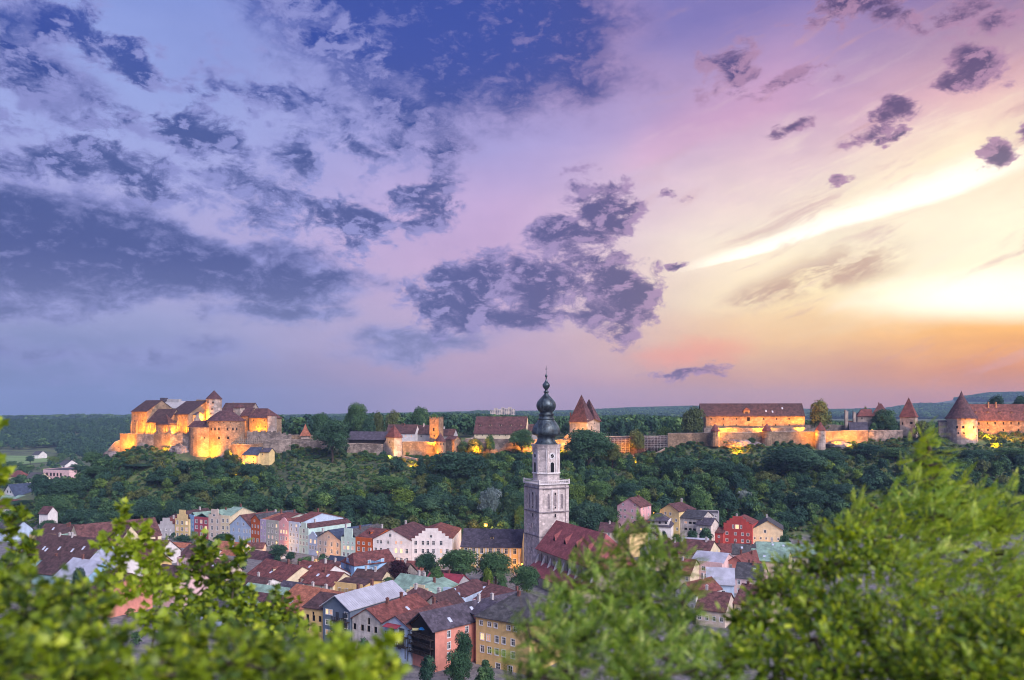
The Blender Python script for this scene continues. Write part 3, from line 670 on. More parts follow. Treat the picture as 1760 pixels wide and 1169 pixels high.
def floodlight(label, px, py, Y, tpx, tpy, tY, power, ang=100, col=(1,.345,.006), show=True, size=.25):
    p = Vector((X(px, Y), Y, Z(py, Y))); q = Vector((X(tpx, tY), tY, Z(tpy, tY)))
    gz = Hs(p.x, p.y)
    t = thing('floodlight', label, 'floodlight', (p.x, p.y, p.z-.35))
    d = (q-p).normalized(); rot = d.to_track_quat('-Z', 'Y').to_euler()
    h = MB(); h.box(-.28,-.2,-.02,.28,.2,.22); h.box(-.04,-.04,.22,.04,.04,.4)
    ho = h.build('housing', 'iron', t, loc=(0,0,.35)); ho.rotation_euler = rot
    gl_ = MB(); gl_.add([(-.24,-.16,-.025),(.24,-.16,-.025),(.24,.16,-.025),(-.24,.16,-.025)], [(3,2,1,0)]); go_ = gl_.build('lens', 'flood', t, loc=(0,0,.35)); go_.rotation_euler = rot
    MB().tube([(0,0,.3),(0,0,min(-.3, gz-p.z+.2))],[.05,.05],5).build('post','iron',t)
    L = bpy.data.lights.new('beam', 'SPOT'); L.energy = power*6.2; L.spot_size = R(ang); L.spot_blend = .7; L.color = col; L.shadow_soft_size = size
    lo = bpy.data.objects.new('beam', L); COL.objects.link(lo); lo.parent = t; lo.location = Vector((0,0,.35)) + d*.15; lo.rotation_euler = rot
    return t
def street_lamp(label, px, py, Y, power=900, col=(1,.45,.08), r=.28, ground=None, group=None):
    x, z = X(px, Y), Z(py, Y); gz = ground if ground is not None else Hs(x, Y)
    t = thing('street_lamp', label, 'street lamp', (x, Y, gz)); h = max(2.5, z-gz)
    MB().tube([(0,0,0),(0,0,h*.6),(0,0,h-.3)],[.09,.07,.05],8).build('pole','iron',t)
    MB().lathe([(.02,h+r+.22),(r*1.3,h+r-.02),(r*1.3,h+r-.08),(.02,h+r-.08)][::-1],10).build('lamp_cap','iron',t)
    MB().lathe([(.02,h-r),(r*.75,h-r*.7),(r,h),(r*.75,h+r*.7),(.02,h+r*.9)],12).build('lamp_glass','lamp',t,smooth=True)
    L = bpy.data.lights.new('light', 'POINT'); L.energy = power; L.color = col; L.shadow_soft_size = r
    lo = bpy.data.objects.new('light', L); COL.objects.link(lo); lo.parent = t; lo.location = (0,-r-.25,h)
    return t

# ------------------------------------------------------------------ main castle on the left end of the ridge
CG = 'buildings of the main castle'
def ch(*a, **k):
    k.setdefault('wall', 'stone'); k.setdefault('rm', 'tdark'); k.setdefault('style', 'stone'); k.setdefault('cat', 'castle building'); k.setdefault('group', CG); k.setdefault('chim', 0)
    return house(*a, **k)
def buttresses(key, fr, h, w=.8, d=1.0, mat='stone'):
    t, W, D, He, rise, rf = HOUSES[key]
    for f in fr:
        m_ = MB(); m_.add([(-w/2,-d,-4),(w/2,-d,-4),(w/2,0,-4),(-w/2,0,-4),(-w/2,-d,h*.6),(w/2,-d,h*.6),(w/2,0,h),(-w/2,0,h)], [(0,1,5,4),(4,5,6,7),(1,2,6,5),(3,0,4,7)])
        m_.build('buttress', mat, t, loc=(W*f,0,0))
ch('castle_hall','tall hall at the far left end of the castle with a steep brown roof',226,533,252.5,524,707.2,21,'x',7.2,yb=745.6,rows=[(713.5,[.2,.48,.6,.72,.84],.6,1.5),(724,[.2,.7],.9,1.4),(736,[.2,.6],.6,1.0)],side='R',srows=[(705,3,.6,.9)])
buttresses(('castle_hall',226),(.02,.38,.98),9)
ch('grey_roofed_hall','castle hall with a pale grey roof and dark roof boxes behind the chapel',262,548,316,541,701.5,14,'x',4.6,wall='palestone',rm='grey',z0=48,rows=[(704,[.5],.9,1.0)])
hk = HOUSES[('grey_roofed_hall',262)]
for a, w_, h_ in ((.06,4,2.4),(.28,3,1.6),(.42,6,1.4)):
    m_ = MB(); m_.box(0,0,-1.5,w_,3,h_); m_.build('roof_box','tblack' if a<.2 else 'grey',hk[0],loc=(hk[1]*a,hk[2]/2-1.5,hk[3]+hk[4]))
ch('castle_chapel','castle chapel with a steep brown roof between the far left hall and the palace',252.8,523,290,515,725,12,'x',8.0,yb=746,rows=[(735,[.12,.34,.56,.78],.7,3.4)],ins=(3,0))
buttresses(('castle_chapel',252.8),(.02,.24,.45,.67),6)
ch('chapel_apse','small apse with a pointed roof on the right half of the castle chapel front',268,515.5,290,511,728,6.5,'pyr',5.6,yb=746.5,rows=[(738,[.3,.75],.7,3.2)])
ch('castle_palace','palace block with a broad brown roof and tall gothic windows left of the keep',289.6,522,323.5,512,712,27,'x',8.4,yb=747,rows=[(718.5,[.1,.25,.4,.55,.7,.85,.95],.6,1.1),(729,[.1,.34,.5,.66,.9],.5,1.0),(737,[.18,.42,.63,.87],.7,2.8)],side='R',srows=[(718,3,.9,1.1)])
buttresses(('castle_palace',289.6),(.02,.5,.98),11,.7,.8)
ch('curtain_block','floodlit flat topped wall block left of the castle keep',337,529,357,525,687.5,8,'flat',1,yb=724,par=.3,rows=[(708,[.3],.9,.7)],cat='castle wall')
ch('wooden_tower_house','little dark topped house between the palace and the keep',324,517,336.5,514,713,6,'x',1.6,wall='palestone',rm='tblack',yb=726,rows=[(718,[.6],.8,1.0)])
turret('castle_keep','tall castle keep with a pointed red brown roof, highest of the castle',368,523,4.7,685.8,671.6,716,'palestone','tbrown',n=8,cat='keep',ph=R(22),wrows=[(692,(-30,12),1.0,1.2),(703,(5,),.9,1.0),(711,(-5,),.8,.8)],cone=[(5.2,-.1),(5.2,0),(.03,5.6)],group=CG)
ch('back_range','long brown roofed range behind and right of the keep',380.5,552,431,548,706,12,'x',5.2,z0=49,rm='tdark',wall='palestone',chim=1)
ch('stair_tower','tiny square tower with a pointed roof in front of the long back range',401,533,413,531,699.8,4.5,'pyr',2.6,wall='palestone',rm='tbrown',z0=52,rows=[(703,[.5],.5,.8)])
ch('middle_range','brown roofed range between the round bastion roof and the right hand house',382,537,428,532,712.5,12,'x',4.4,z0=48,rm='tbrown',rows=[(717,[.8,.92],.6,.6)])
ch('bastion_gallery','low brown roof over the left shoulder of the round bastion',324,511,358,502,733.6,9,'x',3.6,yb=770,rm='tbrown',rows=[(738.5,[.25,.55],.8,.8),(751.5,[.35,.6],.7,.8)])
turret('round_bastion','huge round bastion with rows of small windows and a wide hipped roof',388,511,11.8,723.3,706.5,785,'stone','tbrown',n=26,cat='bastion',group=CG,over=.5,
    wrows=[(726,(-50,-38,-16,-2,14,32,50),.7,.8),(737,(-42,-26,-12,0,24,40,52),1.1,1.7),(752,(-55,-48,0,26),1.3,1.7)],cone=[(12.3,-.1),(12.3,0),(4.6,5.6),(3.2,6.3),(.03,6.6)])
turret('lower_bastion','bulging floodlit lower bastion wall left of the round bastion',352,509,9.3,735,733.8,786,'stone','stone',n=22,cat='bastion',group=CG,wrows=[(752,(-25,20),.8,1.0)],cone=[(9.4,0),(9.4,.2),(.03,.4)])
ch('lit_wing','floodlit wing between the round bastion and the right hand castle house',413.5,526,429,523,714.5,7,'x',3.6,yb=744,rm='tbrown',rows=[(722,[.5],.6,.6)])
ch('right_castle_house','bright floodlit castle house with a hipped roof left of the end tower',428,521,458.8,514,718,13,'x',5.8,yb=743,rm='tbrown',ins=(0,5.5),rows=[(722.5,[.25,.86],1.0,1.3),(733.5,[.5,.9],1.0,1.3)])
turret('end_tower','slim square tower with a small pointed roof at the right end of the castle',467.8,514,3.15,714.8,707.2,743,'palestone','tbrown',n=4,cat='tower',ph=R(45),group=CG,wrows=[],cone=[(3.5,-.1),(3.5,0),(.03,3.0)])
m_t = HOUSES[('right_castle_house',428)]
wall_run('terrace_wall','brightly lit terrace wall at the left foot of the castle',[(206,520,746,766),(220,517,746,772),(234.7,513,746,770)],'stone')
wall_run('terrace_wall','grey unlit terrace wall in the middle of the castle foot',[(234.9,513,746.6,764),(250,512,746.6,762),(263.7,511,746.6,766)])
wall_run('terrace_wall','lit terrace wall under the castle chapel',[(263.9,511,746.2,768),(278,508,746.2,772),(292,506,746.2,772)],'stone',crenel=True)
wall_run('terrace_wall','grey terrace wall between the chapel and the lower bastion',[(292.2,506,747.4,764),(310,508,747.4,764),(329,508,748.5,764)],crenel=True)
wall_run('stepped_wall','crumbling stepped wall running down the left tip of the castle rock',[(186,516,773,778),(192,517,766,776),(198,518,760,774),(206,520,757,770)],'stone')
wall_run('battlement_wall','long courtyard wall right of the castle end tower',[(424,509,742.5,752),(452,508,742.5,753),(478,507,744,755),(500,506,749,757)],crenel=True)
wall_run('retaining_wall','reddish lit retaining wall below the round bastion',[(398,500,764,778),(412,498,764,782),(430,497,765,782),(451,497,762,780)],'stone')
wall_run('retaining_wall','pale retaining wall right of the yellow gatehouse',[(451,500,758,776),(470,500,757,776),(500,503,756,775)])
# timber hoarding with posts on the terrace
t = thing('timber_hoarding','wooden hoarding with upright posts on the terrace right of the round bastion','hoarding',(X(409,503),503,Z(764,503)))
for i in range(14):
    m_ = MB(); m_.box(-.12,-.12,0,.12,.12,3.4+.5*(i%3)); m_.build('post','palewood',t,loc=(i*1.14,0,0))
for z_ in (1.0,2.2,3.2): m_ = MB(); m_.box(-.2,-.22,0,15.2,-.13,.22); m_.build('rail','palewood',t,loc=(0,0,z_))
house('gatehouse','small yellow floodlit gatehouse with a blue grey roof below the castle',416.5,490,443.5,486,781.3,8,'x',4.2,'yellow','tbluegrey',yb=797,rows=[(786,[.3,.72],.7,.9),(793,[.3,.72],.7,.9)],style='stone',ins=(3,0),cat='gatehouse',chim=0)
house('gatehouse_annex','low yellow annex on the right of the small gatehouse',443.8,488,462.5,486,776.5,6,'x',2.0,'yellow','tblack',yb=788,rows=[(781,[.4],.6,.8)],style='stone',cat='annex',chim=0)

# ------------------------------------------------------------------ outer wards of the castle along the ridge
wall_run('ward_wall','lower ward wall left of the big tree by the orange pointed roof',[(500,506,756,775),(520,506,755,776),(543,505,756,776),(562,504,758,778)])
wall_run('ward_wall','upper ward wall carrying the orange pointed roof',[(498,514,748,757),(520,515,748,758),(545,514,749,758)],'stone')
turret('gate_turret','squat turret with a tall orange pointed roof left of the big tree',525,513,3.3,749,728.5,757,'palestone','torange',n=4,ph=R(45),cone=[(4.2,-.1),(4.2,0),(1.8,3.7),(.03,7.6)])
house('barn','long low barn with a dark slate roof and black timber wall',599,512,661,507,753.8,9,'x',4.2,'wood','tblack',yb=764,cat='barn',chim=0,over=(.6,.6,.9,.6))
wall_run('ward_wall','ward wall below the black timber barn',[(596,502,762.5,776),(630,501,763,778),(657,500,764,781)])
house('square_tower','pale square tower with a pointed red roof right of the barn',663.5,503,677.5,497.5,749,6,'pyr',6.6,'palestone','tred',yb=785,rows=[(752,[.5],.5,.6),(760,[.4],.9,1.0),(769,[.6],.9,1.0)],style='stone',cat='tower',side='R',srows=[(752,[.5],.5,.6)],over=(.5,.5,.5,.5),group='towers along the castle ridge')
ks = HOUSES[('square_tower',663.5)]
m_ = MB(); m_.add([(-3.6,.2,-5),(-.02,.2,-5),(-.02,5,-5),(-3.6,5,-5),(-3.2,.2,7.5),(-.02,.2,10.4),(-.02,5,10.4),(-3.2,5,7.5)],[(0,1,5,4),(4,5,6,7),(2,3,7,6),(3,0,4,7),(1,2,6,5)]); m_.build('buttress','palestone',ks[0])
house('ward_house','white walled ward house with a long brown roof behind the square tower',664,525,713,521,744.3,10,'x',5.3,'white','tdark',yb=758,rows=[(749.5,[.55,.68,.88],.9,1.2)],style='white',lit=(),warm={(0,1),(0,2)},chim=2)
house('ward_house','ward house with a dark brown roof left of the crenellated tower',713.5,527,739,524,745,9,'x',5.2,'grey','tdark',yb=758,rows=[(750,[.4],.9,1.2)],style='stone',chim=1)
t = house('crenellated_tower','slim floodlit tower with battlements right of the ward houses',738.2,511,754,508,719.5,5.6,'flat',1,'stone','stone',yb=764,par=.2,rows=[(723.5,[.5],.7,.9),(738.5,[.45],1.3,2.2),(749,[.5],1.0,1.2)],style='stone',cat='tower',group='towers along the castle ridge',side='R',srows=[(739,[.5],.7,1.0)])
W_ = t[1]
for i in range(4):
    m_ = MB(); m_.box(0,0,0,.8,.4,.9); m_.build('merlon','stone',t[0],loc=(i*(W_-.8)/3,0,t[3]+.2)); 
for i in range(1,4):
    m_ = MB(); m_.box(0,0,0,.4,.8,.9); m_.build('merlon','stone',t[0],loc=(W_-.4,i*(5.6-.8)/3,t[3]+.2))
turret('ward_turret','round turret with a brown cone roof below the crenellated tower',757,500,3.2,758.5,744.5,780,'stone','tbrown',n=14,group='round turrets of the ward walls',wrows=[(763,(-25,8,40),.8,1.1)])
house('ward_house','grey ward house with a brown roof right of the crenellated tower',755,520,779,517,748,8,'x',3.8,'grey','tdark',yb=762,rows=[(753,[.7],.8,1.0)],style='stone')
house('ward_house','small brick walled house with a lean roof behind the round turret',766,505,781,501,755,6,'x',1.8,'stone','tbrown',yb=770,rows=[(762,[.5],.7,.9)],style='stone',chim=0)
wall_run('ward_wall','half lit ward wall between the square tower and the crenellated tower',[(684.5,503,760,786),(710,504,759.5,787),(735,503,760,788),(750,502,762,788)],'stone')
wall_run('retaining_wall','grey retaining wall on the slope below the crenellated tower',[(690,495,784,793),(718,494,789,798),(747,495,791,800)])
wall_run('ward_wall','ward wall between the brick walled house and the long red roof',[(781,508,762,775),(800,508,757,768),(816,509,751,762)])
house('great_barn','long ward building with a big red brown roof left of the church spire',815,519,903,512,744,13,'x',10.2,'cream','tbrown',yb=752,rows=[(748,9,.6,.8)],style='stone',dorm=5,cat='barn',chim=0,over=(.4,.1,.5,.4))
house('ward_house','low brown roofed house hidden between the long red roof and the spire',903.5,518,925,516,741,8,'x',4.2,'grey','tdark',yb=752,chim=0)
wall_run('ward_wall','ivy grown ward wall under the long red roof',[(800,505,754,766),(850,505,755,768),(915,504,756,770),(940,504,757,775),(975,504,757,778)])
# twin roofed gate tower
t = house('gate_tower','tall gate tower with two steep pointed red roofs right of the church spire',979,514,1009,506,720.6,15,'flat',1,'palestone','palestone',yb=752,par=.05,rows=[(722.8,[.38],1.3,1.0),(723,[.86],1.6,.9),(739,[.5],1.0,1.6)],style='stone',side='R',srows=[(728,[.3,.6],.8,1.0),(736,[.35],.9,2.6),(746,[.6],.8,1.2)],cat='tower',group='towers along the castle ridge')
W_, He_ = t[1], t[3]
rg = roof_geo('x', W_, 7.3, He_+.1, 15.2, W_/2-.02, W_/2-.02, (.5,.5,.5,.05)); MB().add(*rg).build('pointed_roof','tbrown',t[0])
rg = roof_geo('x', W_-1.4, 6.8, He_+.1, 12.6, (W_-1.4)/2-.02, (W_-1.4)/2-.02, (.4,1.2,.05,.5)); MB().add(*rg).build('pointed_roof','tbrown',t[0],loc=(1.4,8.0,0))
obj('chimney', chim_mesh(5.0,'brick'), t[0], (-1.2,3,He_-1))
wall_run('outcrop_wall','lit rocky wall stump at the left foot of the twin roofed gate tower',[(966,506,757,775),(974,505,748,775),(981,505,744,775)],'stone')
# bridge with scaffolding
wall_run('castle_bridge','dark wall bridge between the gate tower and the ward wall, behind scaffolding',[(1031,507,751,780),(1090,508,750.5,782),(1148,508,750,775)],'darkwall','palestone',thick=4,cat='bridge')
def scaffold(label, px0, px1, Y, yt, yb, bays, lifts):
    x0, x1 = X(px0, Y), X(px1, Y); zt, zb = Z(yt, Y), Z(yb, Y)
    t = thing('scaffolding', label, 'scaffolding', (x0, Y, zb)); w = (x1-x0)/bays; h = (zt-zb)/lifts
    pole = MB().tube([(0,0,0),(0,0,zt-zb+1.2)],[.07,.07],5).mesh('upright','steel')
    led = MB().tube([(0,0,0),(x1-x0,0,0)],[.06,.06],5).mesh('ledger','steel')
    dk = MB().box(0,0,0,x1-x0,1.2,.1).mesh('deck','palewood')
    br_ = MB().tube([(0,0,0),(w,0,h)],[.05,.05],4).mesh('brace','steel')
    for i in range(bays+1):
        for y in (0,1.2): obj('upright', pole, t, (i*w, y, 0))
    for j in range(1, lifts+1):
        obj('deck', dk, t, (0,.02,j*h-.1)); obj('ledger', led, t, (0,-.08,j*h)); obj('ledger', led, t, (0,-.08,j*h+1.0 if j < lifts else j*h+.9))
    for i in range(0, bays, 2):
        for j in range(lifts): obj('brace', br_, t, (i*w,-.12,j*h))
scaffold('white scaffolding on the left part of the bridge wall',1043,1082,505,757,782,6,4)
scaffold('scaffolding on the right part of the bridge wall',1108,1147,505,752,776,7,4)
wall_run('retaining_wall','small lit retaining wall below the bridge, left of the brick ramp',[(1060,499,782,797),(1090,499,783,797)],'stone')
wall_run('ramp_wall','brick ramp wall rising to the right below the scaffolded bridge',[(1100,500,789,797),(1120,500,783,797),(1143,501,771,790)],'stone')
wall_run('ward_wall','half shaded ward wall between the bridge and the first round turret',[(1148,506,745.5,768),(1190,506,745,764),(1224,502,744.5,762)],'stone')
wall_run('ward_wall','lit ward wall between the two round turrets below the granary',[(1235,500,743.5,757),(1256,502,744,760),(1290,502,744,760),(1312,500,743.5,757)],'stone')
wall_run('ward_wall','ward wall from the second round turret to the third',[(1324,500,742.5,758),(1360,500,743,760),(1403,498,743,764)],'stone')
wall_run('ward_wall','brightly floodlit ward wall right of the third round turret',[(1417,498,742,759),(1450,499,741,758),(1492,500,740,755)],'stone')
wall_run('ward_wall','dim ward wall running up to the pointed square tower',[(1492.5,500.5,740,755),(1525,502,740,756),(1552,503,740.5,757)])
wall_run('terrace_wall','low wall at the foot of the granary',[(1210,512,736,742),(1300,511,736.5,743),(1384,509,736,742)])
wall_run('back_wall','grey courtyard wall behind the ward wall near the ruin',[(1384,520,731,741),(1420,520,731,741),(1456,519,731.5,741)])
TG = 'round turrets of the ward walls'
turret('ward_turret','round turret with a red cone roof under the left end of the granary',1229,499,2.65,741,728,756,'stone','tred',group=TG,wrows=[(748,(10,),.5,.7)])
turret('ward_turret','round turret with a red cone roof under the right end of the granary',1318,499,2.8,740.5,727.3,755,'stone','tred',group=TG,wrows=[(748,(-15,),.5,.7)])
turret('ward_turret','tall pale round turret with a small red cone roof right of the granary',1410.3,496,3.0,739.5,725,765,'palestone','tred',group=TG,wrows=[(748,(10,),.5,.7)])
t = house('granary','long floodlit granary with a plain dark brown roof and two rows of small windows',1213,521,1383,515,714.8,15,'x',7.8,'stone','tdark',yb=738,rows=[(720,[.055,.18,.315,.59,.72,.845],.9,1.3),(720.5,[.435],1.9,2.6),(730.5,[.18,.31,.44,.58,.71,.845],.8,1.2)],style='stone',cat='granary',chim=0,over=(3.0,.3,.5,.5),sky=3)
W_, He_ = t[1], t[3]
m_ = MB(); m_.box(-1.9,0,-1.0,1.9,4,2.6); m_.cur = 1; m_.add([(-2.4,-.3,2.6),(2.4,-.3,2.6),(0,-.3,4.6),(-2.4,5.4,2.6),(2.4,5.4,2.6),(0,5.4,4.6)],[(0,1,2),(0,2,5,3),(1,4,5,2),(0,3,4,1)]); m_.cur = 2; m_.box(-.9,-.06,.1,.9,.02,1.9)
m_.build('loading_dormer',['stone','tbrown','wood'],t[4],loc=(W_*.42,1.2,He_+.8))
house('hip_roofed_house','ward house with a red hipped roof behind the dark shed',1498,521,1529,517,714.5,11,'x',7.6,'palestone','tred',yb=737,ins=(4.5,4.5),rows=[(720,[.15,.6],.9,1.2)],style='stone',chim=1,chm='brick')
house('ward_house','lower wing with a small red roof left of the red hipped roof',1474,522,1499,520,714.8,9,'x',4.2,'palestone','tred',yb=737,rows=[(719,[.3],.9,1.2)],style='stone',chim=0,ins=(3,0))
house('dark_shed','black lean-to shed in front of the red hipped house',1461,510,1492,508,739,7,'x',4.6,'wood','tblack',yb=743,cat='shed',chim=0)
for lab, a, b_, c_ in (('taller broken pillar of the ruined wall, left',1453,1458,705.5),('broken pillar of the ruined wall, right',1467,1471.5,708)):
    wall_run('ruin_pillar',lab+' of the red hipped house',[(a,516,c_,742),(b_,516,c_+2,742)],'palestone',cat='ruin',thick=1.5)
wall_run('ruin_wall','low ruined wall with red coping between the two broken pillars',[(1458.5,517,724,742),(1466.5,517,725,742)],'brick','tred',cat='ruin')
house('pointed_square_tower','pale square tower with a steep pointed red roof right of the hip roofed house',1546.5,508,1573,503,713.8,9,'pyr',11.0,'palestone','tred',yb=746,rows=[(718,[.35,.5,.65,.8],.5,.5),(728,[.18],.9,1.8),(727,[.75],1.5,1.6)],style='stone',cat='tower',over=(.5,.5,.5,.5),group='towers along the castle ridge')
turret('great_round_tower','broad round tower with a tall red cone roof near the right edge',1652.5,502,8.6,719.3,673.5,752,'palestone','tbrown',n=24,cat='tower',wrows=[(722,(35,52),1.0,1.3),(734,(-45,-22,20,48),1.2,1.6),(744,(-40,-20),.9,1.2)],cone=[(9.3,-.1),(9.3,0),(6.9,3.6),(3.6,9.5),(1.2,14.0),(.03,17)],group='towers along the castle ridge')
house('tower_annex','low pale annex on the left side of the great round tower',1614,505,1630,503,724.8,7,'x',.6,'palestone','tblack',yb=750,chim=0,cat='annex')
t = house('long_ward_range','long floodlit ward building with a red roof running to the right edge',1670,512,1860,506,721.8,13,'x',9.8,'stone','tbrown',yb=748,rows=[(727.6,[.065,.145,.215,.29,.36,.43,.5,.58,.66,.74,.82,.9],1.0,1.6),(739,[.065,.15,.29,.43,.58,.74,.9],1.0,1.5)],style='stone',chim=0,dorm=9,cat='castle building')
for f in (.19,.26,.6): obj('chimney', chim_mesh(2.6,'stone'), t[4], (t[1]*f, 5.2, t[3]+8.6))
# rocks under the castle
def rock(label, px, py, Y, sx, sy, sz, seed):
    rn = np.random.default_rng(seed); import bmesh
    bm = bmesh.new(); bmesh.ops.create_icosphere(bm, subdivisions=4, radius=1)
    o1 = rn.uniform(0, 50, 3)
    from mathutils import noise as mn
    for v in bm.verts:
        d_ = mn.fractal(Vector(v.co)*1.4+Vector(o1), .8, 2.2, 5); s_ = 1+d_*.32
        q = v.co*s_; q.z = round(q.z*5)/5*.5 + q.z*.5
        v.co = (q.x*sx, q.y*sy, q.z*sz)
    me = bpy.data.meshes.new('rock_outcrop'); bm.to_mesh(me); bm.free(); me.materials.append(M['rock'])
    tag(obj('rock_outcrop', me, None, (X(px, Y), Y, Z(py, Y))), label, 'rock', 'rock outcrops under the castle')
rock('broad lilac rock face under the gap between chapel wall and bastion',308,780,506,7,5,6,1)
rock('rock at the left tip of the castle hill below the stepped wall',192,784,512,5,4,3,3)
rock('reddish rock below the round bastion',388,793,497,9,5,3.5,5)
rock('pale rock outcrop below the ramp under the bridge',1122,797,497,5,4,3,6)
rock('lit rock face on the slope below the lit wall between turrets',1268,765,497,8,4,3.4,7)
rock('rock knob right of the lit face below the second turret',1300,768,496,5,3,2.6,8)
rock('rock under the third turret',1440,766,495,8,4,2.8,9)

# ------------------------------------------------------------------ floodlights seen burning along the castle
FL = floodlight
FL('visible burning floodlight at the left tip of the castle rock',204.5,769,508,219,754,517,6500,130)
FL('floodlight on the terrace before the far left hall',232,744.5,519,238,722,528,4200,120)
FL('floodlight on the terrace at the right corner of the far left hall',248,744.5,517,249,722,525,3600,120)
FL('floodlight on the terrace before the left bay of the chapel',259,744.5,515,259,728,521,3600,130)
FL('floodlight on the terrace before the apse',280,744.5,508.5,280,731,511,1500,140)
FL('floodlight left of the palace front',297,745,513,299,724,519,4200,120)
FL('floodlight right of the palace front',315,745,508,316,724,514,4600,120)
FL('floodlight below the lit terrace wall under the chapel',284,772,499,281,758,507,3800,130)
FL('strong floodlight at the foot of the lower bastion',355,789,490,358,758,502,15000,110)
FL('floodlight in the yard lighting the flat block and the keep',349,722,516,357,700,527,4200,130)
FL('floodlight in the yard before the lit wing',421,740,516,423,724,524,3000,130)
FL('floodlight before the left half of the right castle house',436,741,511,437,728,519,3400,130)
FL('floodlight before the right half of the right castle house',451,741,509,450,728,516,2600,130)
FL('floodlight beside the yellow gatehouse',417,797,482,425,787,489,2600,130)
FL('floodlight among the bushes below the round bastion',404,812,478,402,800,490,5200,140)
FL('floodlight at the foot of the terrace below the bastion right side',400,781,489,408,764,500,2600,140)
FL('floodlight below the crenellated tower',744,764,499,746,740,509,5200,120)
FL('soft floodlight below the pale square tower',672,787,486,672,762,500,4200,110,(1,.50,.12))
FL('floodlight in the grass below the grey retaining wall',708,801,484,711,796,490,2200,150)
FL('floodlight at the round turret below the crenellated tower',742,784,491,752,768,500,3800,130)
FL('floodlight among trees left of the church spire',818,776,492,820,764,498,5200,150)
FL('floodlight just left of the church spire',912,778,494,913,764,503,4200,150)
FL('floodlight just right of the church spire',963,774,494,966,760,503,5200,150)
FL('soft floodlight below the twin roofed gate tower',1012,757,496,1012,735,508,4600,120,(1,.52,.16))
FL('floodlight in the scaffolding',1077,772,499,1075,764,507,2200,140)
FL('floodlight below the small retaining wall under the bridge',1071,801,489,1072,788,499,4200,140)
FL('small burning floodlight beside the brick ramp',1093,793,493,1100,790,500,1200,150)
FL('floodlight right of the first round turret',1238,746,495,1245,747,501,1300,150)
FL('floodlight in front of the lit rock face below the granary',1268,775,486,1268,764,497,5200,150)
FL('floodlight lighting the granary left half',1250,739,504,1258,724,518,7000,130)
FL('floodlight lighting the granary middle',1310,739,504,1312,724,518,6500,130)
FL('bright floodlight at the right end of the granary',1377,737.5,507,1368,724,516,6000,140)
FL('floodlight left of the third round turret',1392,747,492,1390,746,498,1800,150)
FL('floodlight left of centre below the bright ward wall',1437,760,490,1436,748,498,2600,150)
FL('floodlight right of centre below the bright ward wall',1472,760,490,1471,748,499,3200,150)
FL('burning floodlight on top of the dim ward wall',1499,738.5,499.5,1500,748,498,500,150)
FL('floodlight low on the slope below the bright ward wall',1466,768,489,1462,758,496,1800,150)
FL('floodlight at the right foot of the great round tower',1678,748,488,1668,733,496,5200,140)
FL('floodlight before the long ward range',1700,748,494,1704,730,509,6500,140)
FL('floodlight before the far right of the long ward range',1745,748,492,1745,730,508,5200,140)
FL('floodlight in the bushes below the long ward range',1712,764,487,1712,756,494,3200,150)
# ------------------------------------------------------------------ parish church
TY = 306.0
A = Vector((X(927.5, TY-2), TY-2)); Bv = Vector((X(975.5, TY+3.2), TY+3.2)); d = Bv-A; TW = d.length; ang = math.atan2(d.y, d.x)
tw = thing('church_tower','tall pale stone church tower with a dark double onion dome','church tower',(A.x, A.y, 0),ang)
zb1 = Z(833, TY); zs1 = Z(881, TY); zs2 = Z(922.5, TY)
mb = MB()
def tri_arch(u0, u1, z0, z1, n=5):     # pointed opening outline (u,z)
    c = (u0+u1)/2; w = (u1-u0); pts = [(u0,z0),(u1,z0),(u1,z1-w*.9)]
    return pts + [(u1-w/2*(i/n)**1.0, z1-w*.9+w*.9*math.sin(pi/2*i/n)) for i in range(1,n+1)] + [(u0+w/2*(1-i/n), z1-w*.9+w*.9*math.sin(pi/2*(1-i/n))) for i in range(1,n+1)]
mb.prism([(0,0),(TW,0),(TW,TW),(0,TW)], -1, zb1-.02)
mb.build('shaft','tower',tw)
